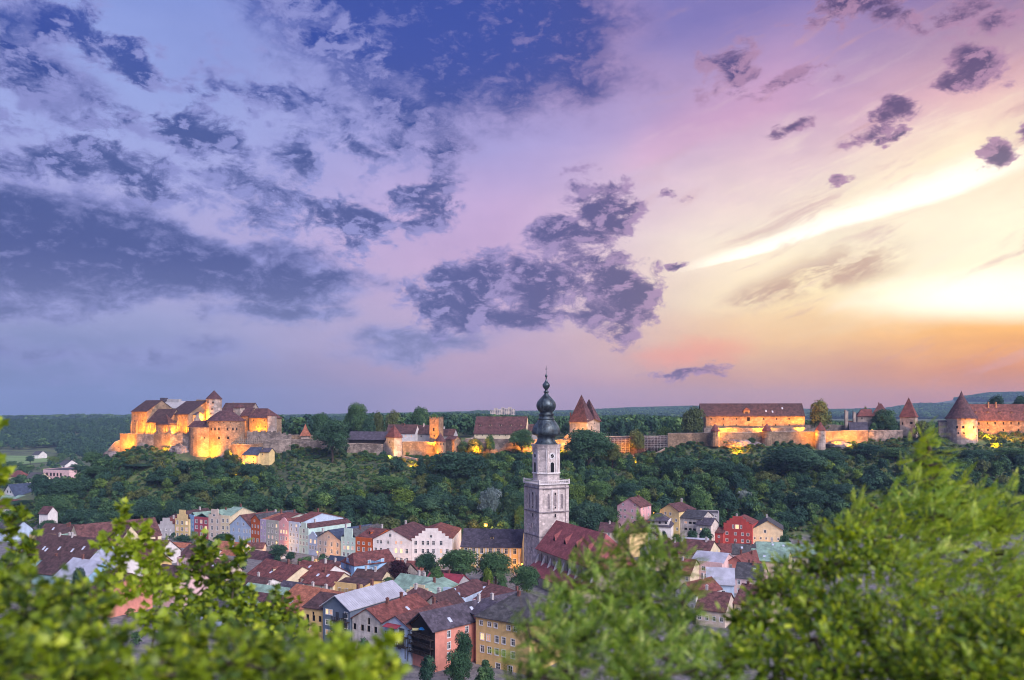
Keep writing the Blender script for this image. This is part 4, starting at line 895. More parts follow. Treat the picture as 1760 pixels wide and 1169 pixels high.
# corner lesenes, string courses, blind arches and slits, each standing proud or recessed for real
for fx_ in range(4):
    c = [(0,0),(TW,0),(TW,TW),(0,TW)][fx_]; 
    for k in (0,):
        m_ = MB(); m_.box(-.35,-.35,-1,1.0,1.0,zb1-.6); m_.build('corner_pier','tower',tw,loc=(c[0]-(.65 if fx_ in (1,2) else 0), c[1]-(.65 if fx_ in (2,3) else 0),0))
for z_, p_, mat_ in ((zs2,.5,'towertrim'),(zs1,.55,'towertrim'),(zb1-1.6,.5,'towertrim'),(Z(870,TY)+20,-9,'trim')):
    if p_ < 0: continue
    m_ = MB(); m_.box(-p_,-p_,0,TW+p_,TW+p_,.4); m_.build('string_course',mat_,tw,loc=(0,0,z_))
for face in (0, 1):
    rot = -pi/2 if face else 0; loc0 = (0,TW,0) if face else (0,0,0)
    for u in (.31,.55,.79):
        w_ = 1.35
        for dz_, dk in ((0,'dark'),):
            m_ = MB(); pts = [(u*TW-w_/2+a_*w_, b_) for a_, b_ in [(0,0),(1,0),(1,.80),(.9,.90),(.72,.96),(.5,1),(.28,.96),(.1,.90),(0,.80)]]
            z0_, z1_ = zs1+.9, zb1-3.4
            P_ = [(a_, z0_+(z1_-z0_)*b_) for a_, b_ in pts]; n_ = len(P_)
            ins_ = [(u*TW+(a_-u*TW)*.72, z0_+.3+(z_-z0_)*.94) for a_, z_ in P_]
            m_.add([(a_,-.16,z_) for a_,z_ in P_]+[(a_,-.16,z_) for a_,z_ in ins_]+[(a_,.0,z_) for a_,z_ in P_]+[(a_,-.02,z_) for a_,z_ in ins_],
                [(i,(i+1)%n_,n_+(i+1)%n_,n_+i) for i in range(n_)]+[(2*n_+i,2*n_+(i+1)%n_,(i+1)%n_,i) for i in range(n_)]+[(n_+i,n_+(i+1)%n_,3*n_+(i+1)%n_,3*n_+i) for i in range(n_)])
            m_.cur = 1; m_.add([(a_,-.02,z_) for a_,z_ in ins_],[tuple(range(n_))])
            o = m_.build('blind_arch',['tower','towertrim'],tw,loc=loc0,rot=rot)
    for u, z_, w_, h_ in ((.55,zs1-2.0,.9,1.5),(.55,zb1-4.2,.8,1.2),(.55,zs1+1.3,.9,1.0),(.5,zs2+3,.5,1.8),(.5,zs2-6,.5,1.8)):
        m_ = MB(); m_.box(u*TW-w_/2,-.2,z_,u*TW+w_/2,-.0,z_+h_); m_.cur = 1; m_.add([(u*TW-w_*.35,-.205,z_+.12),(u*TW+w_*.35,-.205,z_+.12),(u*TW+w_*.35,-.205,z_+h_-.12),(u*TW-w_*.35,-.205,z_+h_-.12)],[(0,1,2,3)])
        m_.build('tower_window',['tower','dark'],tw,loc=loc0,rot=rot)
    for u in (.17,.43,.67,.93):
        m_ = MB(); m_.box(u*TW-.25,-.22,zs1+.4,u*TW+.25,0,zb1-1.6); m_.build('lesene','trim' if u in (.43,.67) else 'tower',tw,loc=loc0,rot=rot)
# balustrade
m_ = MB(); m_.box(-.6,-.6,0,TW+.6,TW+.6,.35); m_.build('cornice','trim',tw,loc=(0,0,zb1))
m_ = MB(); m_.box(-.5,-.5,1.3,TW+.5,-.2,1.55); m_.box(-.5,-.2,1.3,-.2,TW+.5,1.55); m_.box(TW+.2,-.2,1.3,TW+.5,TW+.5,1.55); m_.box(-.2,TW+.2,1.3,TW+.2,TW+.5,1.55)
m_.build('handrail','trim',tw,loc=(0,0,zb1))
bal = MB().lathe([(.1,0),(.16,.3),(.08,.6),(.1,.95)],6).mesh('baluster','trim')
for i in range(17):
    s_ = -.35+(TW+.7)*i/16
    for q in ((s_,-.35),(-.35,s_),(TW+.35,s_)):
        obj('baluster', bal, tw, (q[0], q[1], zb1+.35))
for q in ((-.35,-.35),(TW+.35,-.35),(-.35,TW+.35),(TW+.35,TW+.35)):
    m_ = MB(); m_.box(-.3,-.3,.35,.3,.3,1.9); m_.build('corner_post','trim',tw,loc=(q[0],q[1],zb1))
# octagon
k_ = TY/F; C0 = TW/2; r8 = 22.2*k_/math.cos(pi/8)*.98; zo0 = zb1+.35; zo1 = Z(764.5, TY); zmid = Z(815.5, TY)
MB().lathe([(r8,zo0),(r8,zo1)],8,C0,C0,pi/8).build('octagon','tower',tw)
MB().lathe([(r8+.35,zmid),(r8+.35,zmid+.35),(r8+.02,zmid+.6)],8,C0,C0,pi/8).build('string_course','trim',tw)
MB().lathe([(r8+.3,zo1-1.5),(r8+.3,zo1-1.1),(r8+.6,zo1-.3),(r8+.75,zo1)],8,C0,C0,pi/8).build('cornice','tower',tw)
ap = r8*math.cos(pi/8); fw = 2*r8*math.sin(pi/8)
clock_z = Z(784.3, TY); win_z0 = Z(813.5, TY); win_z1 = Z(795, TY)
for i in range(8):
    a = i*pi/4
    e_ = obj  # faces: outward direction angle a measured from -y
    ox, oy = C0+math.sin(a)*(ap+.02), C0-math.cos(a)*(ap+.02)
    for s_ in (-1,1):
        m_ = MB(); m_.box(s_*fw*.42-.2,-.16,zmid+.5,s_*fw*.42+.2,.02,zo1-1.5); m_.build('pilaster','trim' if s_ > 0 else 'tower',tw,loc=(ox,oy,0),rot=a)
    if i % 2: continue
    # arched belfry opening
    w_ = 1.6; P_ = [(-w_/2,0),(w_/2,0)]+[(w_/2*math.cos(pi*j/8), (win_z1-win_z0)-w_/2+w_/2*math.sin(pi*j/8)) for j in range(9)]
    n_ = len(P_); big_ = [(x_*1.28, z_+(.22 if z_ > .5 else -.25)) for x_, z_ in P_]
    m_ = MB(); m_.add([(x_,-.14,z_) for x_,z_ in P_]+[(x_,-.14,z_) for x_,z_ in big_]+[(x_,0.0,z_) for x_,z_ in big_]+[(x_,-.01,z_) for x_,z_ in P_],
        [(i2,(i2+1)%n_,n_+(i2+1)%n_,n_+i2) for i2 in range(n_)]+[(n_+i2,n_+(i2+1)%n_,2*n_+(i2+1)%n_,2*n_+i2) for i2 in range(n_)]+[(i2,(i2+1)%n_,3*n_+(i2+1)%n_,3*n_+i2) for i2 in range(n_)])
    m_.cur = 1; m_.add([(x_,-.012,z_) for x_,z_ in P_],[tuple(range(n_))]); m_.build('belfry_window',['trim','dark'],tw,loc=(ox,oy,win_z0),rot=a)
    if i in (0,2,4,6):
        # clock: pale ring with dark centre, gilded hour marks and hands
        cm_ = MB(); n_ = 24
        def ring(r0, r1, y_): return [(r_*math.cos(2*pi*j/n_), y_, r_*math.sin(2*pi*j/n_)) for r_ in (r0, r1) for j in range(n_)]
        cm_.add(ring(.72,1.3,-.10)+ring(1.3,1.3,0)[n_:], [(j,(j+1)%n_,n_+(j+1)%n_,n_+j) for j in range(n_)]+[(n_+j,n_+(j+1)%n_,2*n_+(j+1)%n_,2*n_+j) for j in range(n_)])
        ck = cm_.build('clock_face','frame',tw,loc=(ox,oy,clock_z),rot=a)
        MB().add([(.72*math.cos(2*pi*j/n_),-.08,.72*math.sin(2*pi*j/n_)) for j in range(n_)],[tuple(range(n_))]).build('clock_centre','dark',ck)
        for j in range(12):
            q = 2*pi*j/12; c_, s2 = math.cos(q), math.sin(q); h_ = MB()
            h_.add([(.82*c_-.05*s2,-.12,.82*s2+.05*c_),(1.2*c_-.05*s2,-.12,1.2*s2+.05*c_),(1.2*c_+.05*s2,-.12,1.2*s2-.05*c_),(.82*c_+.05*s2,-.12,.82*s2-.05*c_)],[(0,1,2,3)]); h_.build('hour_mark','iron',ck)
        for q, L_ in ((R(200),.75),(R(35),1.1)):
            c_, s2 = math.cos(q), math.sin(q); h_ = MB(); h_.add([(-.06*s2,-.15,.06*c_),(L_*c_,-.15,L_*s2),(.06*s2,-.15,-.06*c_)],[(0,1,2)]); h_.build('clock_hand','frame',ck)
prof = [(655,104),(648,92),(640,84),(622,73),(603,68),(590,72),(580,86),(575,104),(571,109),(560,110),(545,109),(525,105),(508,97),(490,86),(474,72),(462,64),(455,62),(452,66),(446,66),(443,60),(436,56),(425,57),(418,62),(414,62),(411,54),(403,49),(396,51),(388,58),(378,66),(365,73),(350,76),(335,75),(318,69),(300,56),(284,40),(268,26),(252,16),(246,13),(243,21),(238,22),(234,19),(230,12),(222,10),(215,15),(205,23),(195,28),(182,30),(172,24),(162,15),(154,9),(140,5),(124,4),(121,9),(113,10),(105,9),(100,4),(92,2.5),(40,1.2)]
kk = k_/4.497
MB().lathe([(h_*kk, Z(620+y_/4.497, TY)) for y_, h_ in prof], 32, C0, C0).build('onion_dome','copper',tw,smooth=True)
for j in range(16):   # raised ribs over the lower bulb
    a = 2*pi*j/16
    pts = [(C0+math.cos(a)*(h_*kk+.03), C0+math.sin(a)*(h_*kk+.03), Z(620+y_/4.497, TY)) for y_, h_ in prof if 462 <= y_ <= 571 or 268 <= y_ <= 388]
    n_l = len([1 for y_, h_ in prof if 462 <= y_ <= 571])
    MB().tube(pts[:n_l],[.07]*n_l,4).build('dome_rib','copper',tw); MB().tube(pts[n_l:],[.06]*(len(pts)-n_l),4).build('dome_rib','copper',tw)
zc_ = Z(627, TY)
cr = MB(); cr.box(C0-.05,C0-.05,Z(636,TY),C0+.05,C0+.05,zc_); cr.box(C0-.55,C0-.04,Z(631.5,TY),C0+.55,C0+.04,Z(631.5,TY)+.12); cr.box(C0-.4,C0-.04,Z(634,TY),C0+.4,C0+.04,Z(634,TY)+.12); cr.build('cross','iron',tw)

# nave
na = (X(923, 300), 300.0); nb = (X(1024, 259), 259.0); dn = Vector((nb[0]-na[0], nb[1]-na[1])); NL_ = dn.length; an = math.atan2(dn.y, dn.x)
nave = thing('church_nave','long church nave with a steep crimson tile roof running right from the tower','church',(na[0],na[1],0),an)
He = Z(940, 300); ND = 16.0; rise = 9.2
# windows: pointed, seven along the clerestory
holes = []; mb = MB()
nw = 8
for i in range(nw):
    u = NL_*(i+.75)/(nw+.6); holes.append((u-.6, He-6.2, u+.6, He-1.6))
slab(mb,(0,0),(1,0),(0,1),[(0,-1),(NL_,-1),(NL_,He),(0,He)],holes,t=.5,reveal=.3)
slab(mb,(NL_,.5),(0,1),(-1,0),[(0,-1),(ND-1,-1),(ND-1,He),(0,He)],[])
slab(mb,(NL_,ND),(-1,0),(0,-1),[(0,-1),(NL_,-1),(NL_,He),(0,He)],[])
slab(mb,(0,ND-.5),(0,-1),(1,0),[(0,-1),(ND-1,-1),(ND-1,He+.4),(ND/2-.5,He+rise),(0,He+.4)],[])
mb.build('wall','palestone',nave)
for h_ in holes:
    m_ = MB(); a_, z0_, b_, z1_ = h_
    m_.box(a_,.12,z0_,a_+.12,.22,z1_); m_.box(b_-.12,.12,z0_,b_,.22,z1_); m_.box(a_+.54,.12,z0_,a_+.66,.22,z1_)
    m_.add([(a_,.02,z1_),(a_,.02,z1_-.9),((a_+b_)/2,.02,z1_)],[(0,1,2)]); m_.add([(b_,.02,z1_),(b_,.02,z1_-.9),((a_+b_)/2,.02,z1_)],[(0,2,1)])
    w_ = m_.build('window','palestone',nave); MB().add([(a_,.25,z0_),(b_,.25,z0_),(b_,.25,z1_),(a_,.25,z1_)],[(0,1,2,3)]).build('pane','glass',w_)
for i in range(nw+1):
    u = NL_*(i+.25)/(nw+.6)
    m_ = MB(); m_.add([(-.3,-1.6,5.0),(.3,-1.6,5.0),(.3,0,5.0),(-.3,0,5.0),(-.3,-1.6,He-6.0),(.3,-1.6,He-6.0),(.3,0,He-2.4),(-.3,0,He-2.4)],[(0,1,5,4),(4,5,6,7),(1,2,6,5),(3,0,4,7)]); m_.build('buttress','trim',nave,loc=(u,0,0))
rf_ = MB(); rf_.add(*roof_geo('x', NL_, ND, He, rise, 0, 7.5, (.2,.6,.7,.7))); rf = rf_.build('roof','church',nave)
sl_ = rise/(ND/2)
for i in range(4):
    x_ = NL_*(.2+.19*i); y_ = 3.0; z_ = He+sl_*y_+.22
    m_ = MB(); m_.add([(-1.1,-.3,-.3*sl_),(1.1,-.3,-.3*sl_),(0,-.3,1.7),(0,3.0,3.0*sl_+.05)],[(0,1,2),(0,2,3),(1,3,2)]); m_.cur = 1; m_.add([(-.85,-.32,-.3*sl_+.1),(.85,-.32,-.3*sl_+.1),(0,-.32,1.45)],[(0,1,2)])
    m_.build('dormer',['church','dark'],rf,loc=(x_,y_,z_))
ais = MB(); a0 = 5.2
ais.add([(0,-a0,3.6),(NL_,-a0,3.6),(NL_,-.02,7.2),(0,-.02,7.2),(0,-a0,3.85),(NL_,-a0,3.85),(NL_,-.02,7.45),(0,-.02,7.45)],[(0,3,2,1),(4,5,6,7),(0,1,5,4),(1,2,6,5),(3,0,4,7)]); ais.build('aisle_roof','church',nave)
ai = MB(); ai.box(.2,-a0+.5,-1,NL_-.2,-.05,3.55); ai.build('aisle_wall','palestone',nave)

# ------------------------------------------------------------------ houses on the right below the slope
GH = 'houses at the foot of the wooded slope'
def hh(*a, **k): k.setdefault('group', GH); return house(*a, **k)
hh('pink_house','faded pink four storey house with a wide gable at the foot of the wood',1061,398,1101,391,869,12,'y',3.9,'pink','tbrown',front='gable',yb=899,rows=[(866.5,2,.8,.9),(876,[.15,.33,.65,.85]),(887.5,[.15,.33,.65,.85])],ws=(.9,1.1),side='R',srows=[(876,2),(887.5,2)])
hh('yellow_house','yellow house with a brown roof right of the blue white mansard house',1134,386,1167,379,876.5,15,'y',3.2,'yellow','tbrown',front='gable',yb=915,rows=[(881.5,[.3,.55]),(891.5,[.3,.6,.85]),(906,[.6,.9])],ws=(.9,1.2),ins=(0,4))
hh('mansard_house','white and blue house with a dark mansard roof and a tall door window',1114,373,1153,370,904,12,'x',2.4,'white','tblack',yb=930,rows=[(912,[.4],1.2,2.4),(922,[.42],1.4,1.6)],ws=(.9,1.2),warm={(1,0)},ins=(1.5,1.5),chim=0)
mh = HOUSES[('mansard_house',1114)]
m_ = MB(); m_.box(.9,.9,0,mh[1]-.9,mh[2]-.9,1.9); m_.cur = 1; m_.add(*roof_geo('x',mh[1]-1.8,mh[2]-1.8,1.9,2.8,3,3,(.4,.4,.4,.4)))
o = m_.build('mansard',['white','tblack'],mh[0],loc=(0,0,mh[3]+.6)); o.location = (0,0,mh[3]+.6)
for v_ in (0,): pass
for f_ in (.22,.5,.78): m_ = MB(); m_.box(-.5,.82,.5,.5,.95,1.5); m_.build('attic_window','glass',mh[0],loc=(mh[1]*f_,0,mh[3]+.6))
hh('small_dark_house','small grey house with a brown roof and pale verge left of the mansard house',1080,384,1104,377,905,9,'y',2.9,'grey','tbrown',front='gable',yb=922,rows=[(910,[.5],.8,.9),(917,[.3,.7],.8,.9)],chm='chimw')
hh('grey_brown_house','grey brown house with dark shutters under a slate roof',1167,380,1206,373,889,13,'x',3.0,'stained','tgrey',yb=920,rows=[(897,[.3,.5,.68],1.5,1.1),(908,[.3,.5,.68],1.5,1.1)],style='stone',warm={(0,0)},side='R',srows=[(894,3,.8,.9)],chim=0)
hh('low_dark_house','low house with a dark roof and one lit window right of the grey brown house',1197,372,1222,368,901,9,'x',2.6,'stained','tblack',yb=914,rows=[(909,[.3],.9,1.0)],lit={(0,0)},chim=0)
hh('grey_shed_house','grey flat roofed house with a roof terrace behind the low dark house',1200,384,1236,382,882,9,'flat',1,'grey','tgrey',yb=905,rows=[(887,3,.9,1.0)],chim=0)
hh('red_house','brick red house with a stepped gable and a lit attic window',1243.6,372,1292.5,366,899,14,'y',2.6,'red','tred',front='step',yb=940,rows=[(904,[.34],.7,1.5),(904,[.48],1.5,1.8),(904,[.62],.7,1.5),(916,[.12,.42,.67,.86]),(927.5,[.12,.42,.67,.86])],ws=(1.0,1.2),lit={(1,0)})
hh('red_annex','low dark red annex left of the brick red stepped house',1228,372,1243.3,370,915,9,'x',1.8,'red','tbrown',yb=940,rows=[(922,[.5],.8,.9)],chim=0)
hh('cream_house','cream gabled house with a slate roof right of the brick red house',1293,368,1345.5,364,909,16,'y',3.9,'cream','tgrey',front='gable',yb=939,rows=[(912.5,[.42],1.0,1.4),(924.5,[.08,.28,.46,.64,.85],.8,1.1),(934,[.08,.28,.46],.8,1.0)],chm='chimw')
hh('yellow_gable_house','small yellow gabled house above the church roof',1062,350,1082,345,913,12,'y',2.9,'yellow','tbrown',front='gable',rows=[(910,[.5],.7,.8),(922,[.3,.7],.8,1.0)],chim=0)
hh('brown_roof_house','house with a brown roof just behind the church roof',1030,352,1062,350,913,11,'x',3.0,'beige','tbrown',rows=[(918,3)],chim=1)
# nearer roofs on the right, in front of the red house
GN = 'roofs in the right hand quarter of the town'
def hn(*a, **k): k.setdefault('group', GN); return house(*a, **k)
hn('cream_house','cream house with a brown roof and a bright lamp on its wall',1165,312,1216,306,950,16,'x',4.2,'cream','tbrown',rows=[(957,[.3,.75]),(970,[.3,.75])],warm={(0,1)},ws=(1.0,1.5),side='R',srows=[(957,2)])
hn('flat_pink_house','pale pink house with a straight top in front of the lamp lit cream house',1188,298,1241,292,965,15,'x',2.8,'palepink','tmetal',front='flat',rows=[(975,[.15,.4,.75]),(988,[.2,.5,.8])],ws=(1.2,1.6),chim=0)
hn('salmon_gable_house','salmon house with a red roof right of the pale pink straight topped house',1243,300,1285,294,970,18,'y',3.4,'salmon','tred',front='gable',rows=[(972,[.3,.7]),(985,[.2,.5,.8])],ws=(1.0,1.5),chim=2,chm='brick')
hn('long_cream_house','long cream house with a green roof at the edge of the right foreground tree',1287,306,1352,300,962,15,'x',3.0,'cream','tgreen',rows=[(974,[.28,.7]),(986,[.28,.7])],ws=(1.1,1.5),sky=2,chim=0)
hn('tin_roofed_house','house with a grey lilac metal roof between the two right foreground trees',1215,268,1262,266,1003,12,'x',4.2,'pblue','tmetal',rows=[(1018,[.2,.6]),(1032,[.2,.6])],ws=(1.1,1.6),chim=0)
hn('red_roof_house','low house with a red roof below the brick red house',1226,338,1256,336,948,10,'x',2.6,'white','tred',rows=[(953,2)],chim=1,chm='brick')
hn('grey_roof_house','low house with a grey slate roof below the cream gabled house',1258,336,1300,334,952,12,'x',3.2,'palepink','tgrey',rows=[(958,3)],chim=2,chm='brick',sky=1)
hn('green_roof_house','broad house with a pale green roof below and right of the cream gabled house',1302,340,1362,337,948,14,'x',3.0,'grey','tgreen',rows=[(955,4)],sky=2)
hn('red_roof_house','house with a faded red roof left of the lamp lit cream house',1118,318,1164,314,952,14,'x',4.0,'cream','tbrown',rows=[(960,3)],sky=1)
hn('grey_pink_house','house with a pale grey roof above the lamp lit cream house',1172,336,1216,333,938,10,'x',2.6,'palepink','tmetal',rows=[(943,3)],sky=1,chim=1)
hn('white_gable_house','white gabled house above the middle foreground tree',1100,330,1130,324,944,14,'y',3.4,'white','tbrown',front='gable',rows=[(943,[.5],.8,.9),(954,[.3,.7])],chim=1)

hn('brown_gable_house','house with a brown roof in front of the tin roofed house',1196,236,1246,232,1046,13,'x',4.0,'beige','tbrown',rows=[(1060,4)],chim=1)
hn('white_gable_house','white gabled house low between the two foreground ash masses',1160,262,1196,256,1016,14,'y',3.2,'white','tred',front='gable',rows=[(1022,3),(1036,3)],chim=1)
hn('red_roof_house','house with a dull red roof left of the tin roofed house',1150,292,1186,288,984,13,'x',4.2,'cream','tred',rows=[(992,3)],sky=1,chim=1)
hn('slate_roof_house','pale house with a slate roof right of the tin roofed house',1262,278,1308,274,992,13,'x',4.0,'palepink','tgrey',rows=[(1000,3),(1014,3)],sky=1,chim=2)
hn('brown_roof_house','long brown roofed house under the left side of the large round leaved shrub',1262,240,1320,234,1036,14,'x',4.4,'cream','tbrown',rows=[(1048,4)],chim=2)
hn('green_roof_house','cream house with a green roof at the right behind the large shrub',1356,322,1412,318,956,14,'x',3.6,'cream','tgreen',rows=[(964,4)],chim=1)
# ------------------------------------------------------------------ roofs and houses of the middle and near town
GM = 'roofs of the old town in the middle'
def hm(*a, **k): k.setdefault('group', GM); return house(*a, **k)
hm('orange_roof_house','long house with an orange tile roof at the left below the raspberry house',262,372,312,368,950,12,'x',4.0,'white','torange',rows=[(956,4)],chim=1)
hm('dark_roof_house','white house with a dark brown roof right of the left orange roof',306,352,350,346,956,13,'x',4.0,'white','tdark',rows=[(962,3)],chim=1)
hm('orange_roof_house','house with a bright orange roof and a skylight below the pale blue gable',360,356,404,350,953,14,'x',4.8,'white','torange',rows=[(960,3)],sky=1,chim=1)
hm('pink_fronted_house','pink fronted house with tall windows behind the left sapling',304,322,340,318,960,14,'x',1.6,'palepink','tbrown',front='flat',rows=[(968,4),(984,4)],ws=(.9,1.9))
hm('white_lit_house','white house with one big lit window under a dark red roof',412,345,460,336,963,13,'x',3.5,'white','tbrown',rows=[(966,[.15],2.4,2.4)],lit={(0,0)},chim=0,side='R',srows=[(968,2)])
hm('grey_roof_annex','small annex with a grey metal roof right of the big lit window',448,346,468,341,958,9,'x',1.4,'white','tmetal',chim=0)
hm('covered_stair','dark roofed covered stair with a small lamp below the rust orange house',424,360,452,360,942,5,'x',1.9,'beige','tbrown',rows=[(947,[.6],1.0,1.0)],lit=(),chim=0)
hm('red_roof_house','cream house with a big red roof and a wide dormer in the town middle',426,306,486,290,986,16,'x',4.5,'cream','tred',sky=1,chim=2,rows=[(992,2)],dorm=1)
hm('red_roof_house','house with a red roof and several skylights left of the glass roof',494,300,548,290,988,15,'x',4.2,'white','tred',sky=3,chim=3,rows=[(996,3)],side='R',srows=[(996,2)])
hm('brown_roof_house','white walled house with a small brown roof beside the dark glass roof',537,318,572,312,979,10,'x',3.2,'white','tbrown',chim=1,rows=[(985,2)])
hm('glasshouse','dark glass roofed house left of the bright blue house',556,330,584,326,975,9,'x',4.0,'slate','glass',chim=0,cat='glasshouse')
hm('dark_roof_house','house with a low dark brown roof in front of the big red roof',396,282,444,276,1009,13,'x',2.9,'white','tdark',rows=[(1014,2)])
hm('green_roof_house','house with a pale green seamed roof in front of the big red roof',404,262,474,254,1028,12,'x',3.7,'lblue','tgreen',rows=[(1036,4)],chim=1)
hm('brown_roof_house','ochre house with a plain red brown roof behind the saplings',408,246,462,240,1046,13,'x',3.8,'ochre','tbrown',rows=[(1056,3)],chim=0)
hm('black_roof_house','small house with a black brown roof between green and orange roofs',468,272,500,268,1020,11,'x',3.2,'stained','tblack',rows=[(1026,2)],sky=1)
hm('orange_roof_house','large house with a broad bright orange roof left of the slate gable house',462,242,560,228,1048,22,'x',5.6,'ochre','torange',sky=3,chim=2,rows=[(1062,5)],over=(.5,.5,.6,.5))
hm('red_roof_house','dark red roofed house wedged behind the broad bright orange roof',520,286,572,280,1001,12,'x',3.5,'cream','tred',sky=2,chim=1,rows=[(1006,4)])
hm('ochre_flat_house','ochre house with a plain flat top and three windows',574,281,622,276,1004,12,'x',1.1,'ochre','tdark',front='flat',par=.8,rows=[(1013,[.2,.45,.78],1.1,1.5),(1030,[.2,.5,.8])],chim=0,z0=0)
hm('brown_roof_house','house with a red brown roof right of the bright blue house',588,302,632,298,998,10,'x',2.7,'white','tbrown',chim=1)
hm('dark_roof_house','house with a dark brown roof left of the green seamed roof',600,290,650,286,1000,12,'x',3.5,'cream','tdark',chim=2)
hm('dark_roof_house','house with a brown black roof and a pale chimney below the red leaved tree',638,303,690,299,992,14,'x',4.5,'stained','tdark',chim=1,chm='chimw')
hm('red_roof_house','long low house with a red roof around the red leaved tree',650,318,725,314,986,13,'x',4.2,'white','tred',chim=1,ins=(4,4))
hm('green_roof_house','house with a large pale green seamed roof in the town centre',664,276,735,266,1014,15,'x',4.3,'salmon','tgreen',chim=2,rows=[(1020,3)],chm='chimw',over=(.2,.2,.3,.3))
hm('crimson_roof_house','house with a crimson metal roof and one skylight right of the green roof',722,281,778,275,1010,14,'x',4.2,'grey','tcrim',chim=1,sky=1,chm='brick')
hm('brown_roof_house','house with a brown roof behind the crimson roof',742,300,784,297,998,10,'x',2.9,'grey','tdark',chim=1,dorm=1)
hm('pink_stepped_house','pink house with a low stepped wall left of the cream stepped house',642,262,690,240,1018,10,'y',2.1,'salmon','tgreen',front='step',chim=0)
hm('cream_stepped_house','cream house with a stepped gable and dark middle window',693,248,747,244,1018,16,'y',1.9,'cream','tgreen',front='step',rows=[(1018,[.35,.68],.6,1.0),(1018,[.52],1.1,1.6),(1035,[.2,.6],1.0,1.4)],style='stone',chim=1)
hm('white_stepped_house','bluish white house with a stepped gable right of the cream stepped one',748,250,797,246,1023,18,'y',1.9,'pblue','tbrown',front='step',rows=[(1030,[.4],1.0,1.5),(1036,[.2,.75],.6,1.0)],style='stone',chim=0)
hm('wide_brown_roof_house','house with a wide brown roof and four skylights left of the pale pink gable',782,262,838,250,1020,15,'x',3.4,'white','tbrown',sky=4,chim=1,chm='brick')
hm('pink_stepped_house','pale pink house with a long stepped gable and a broad brown roof',812,243,880,226,1032,16,'x',3.6,'palepink','tbrown',front='flat',par=.4,sky=1,chim=1,rows=[(1045,4)],chm='brick')
# near row with balconies
GB = 'near houses above the foreground trees'
def hb(*a, **k): k.setdefault('group', GB); return house(*a, **k)
hb('cream_block','pale ochre house front with round headed dark windows behind the left bushes',522,217,555,214,1043,14,'x',2.5,'ochre','tdark',rows=[(1052,[.5],.7,.9),(1060,[.2,.52,.85],1.0,1.6),(1077,[.2,.52,.85],1.0,1.6)],style='stone',chim=0)
t = hb('slate_house','slate blue boarded house with balconies and a pale seamed metal roof',555,213,602,208,1040,22,'y',3.0,'slate','tmetal',front='gable',rows=[(1050,[.15,.3],1.0,1.3),(1051,[.85],1.1,1.6),(1068,[.15,.3],1.0,1.3),(1068,[.85],1.1,1.5),(1085,[.15,.3],1.0,1.3)],lit={(0,0)},warm={(0,1),(4,0),(4,1)},chim=2,chm='brick',over=(.5,.5,.8,.4))
seams(t[4], t[1], t[2], t[3], 3.0, 'tmetal', over=.45)
def balcony(t, W, u0, u1, z, mat='wood', d=1.3):
    m_ = MB(); m_.box(u0*W,-d,z-.15,u1*W,-.01,z); b = m_.build('balcony',mat,t)
    w = (u1-u0)*W; n = max(3, int(w/.55)); bar = MB().box(0,0,0,.22,.05,.95).mesh('balcony_board',mat)
    for i in range(n): obj('balcony_board', bar, b, (u0*W+i*w/n+.05,-d,z))
    MB().box(u0*W,-d-.04,z+.95,u1*W,-d+.08,z+1.05).build('handrail',mat,b)
    for u in (u0, u1): MB().box(u*W-.08,-d,z-2.6,u*W+.08,-d+.14,z-.15).build('balcony_post',mat,b)
    m_ = MB(); m_.box(u0*W+w*.1,-.05,z,u0*W+w*.3,-.01,z+2.0); m_.build('balcony_door','glass',b); MB().box(u0*W+w*.55,-.05,z,u0*W+w*.8,-.01,z+2.0).build('balcony_door','glass',b)
for z_ in (Z(1066,210),Z(1083,210),Z(1098,210)): balcony(t[0],t[1],.42,.98 if z_ < 9 else .76,z_)
hb('stained_house','weather stained pale gabled house with a red roof',605.5,208,657,203,1062,20,'y',2.9,'stained','tred',front='gable',rows=[(1063,[.56],.8,1.7),(1076,[.08,.34,.55,.78],1.0,1.6)],style='stone',chim=2,sky=1,chm='brick',over=(.3,.3,.4,.4))
t = hb('white_balcony_house','pale blue white gabled house with a red canopy over two balconies',657.3,203,706,198,1072,20,'y',2.5,'pblue','tbrown',front='gable',rows=[(1072,[.5],.8,1.0),(1088,[.3,.6],1.0,1.8),(1104,[.3,.6],1.0,1.8)],chim=1,over=(.2,.2,.5,.4))
m_ = MB(); m_.add([(1.6,-1.9,0),(6.2,-1.9,0),(6.2,-.02,.5),(1.6,-.02,.5),(1.6,-1.9,.08),(6.2,-1.9,.08),(6.2,-.02,.58),(1.6,-.02,.58)],[(0,3,2,1),(4,5,6,7),(0,1,5,4)]); m_.build('canopy','tcrim',t[0],loc=(0,0,Z(1078,200)))
for z_ in (Z(1093,200),Z(1109,200)): balcony(t[0],t[1],.22,.92,z_)
t = hb('timber_house','black timber gabled house with long balconies under a dark slate roof and salmon side wall',706.3,199,748,192.5,1071,33,'y',3.4,'salmon','tblack',front='gable',rows=[],side='R',srows=[(1096,[.12,.3,.5,.7,.9],1.0,1.6),(1116,[.12,.3,.5,.7,.9],1.0,1.6),(1134,[.12,.3,.5],1.0,1.6)],chim=2,sky=3,chm='chimw',over=(.5,.5,1.2,.4))
m_ = MB(); Wt = t[1]
for i in range(int(Wt/.4)):
    u = i*.4+.02; top = t[3] + 3.4*(1-abs((u+.18)/Wt-.5)*2)-.15
    m2 = MB(); m2.box(0,-.12,0,.36,-.03,top-3.2); m2.build('cladding_board','wood',t[0],loc=(u,0,3.2))
for z_ in (Z(1103,198),Z(1088.5,198),Z(1117,198)): balcony(t[0],t[1],.04,.96,z_-.2)
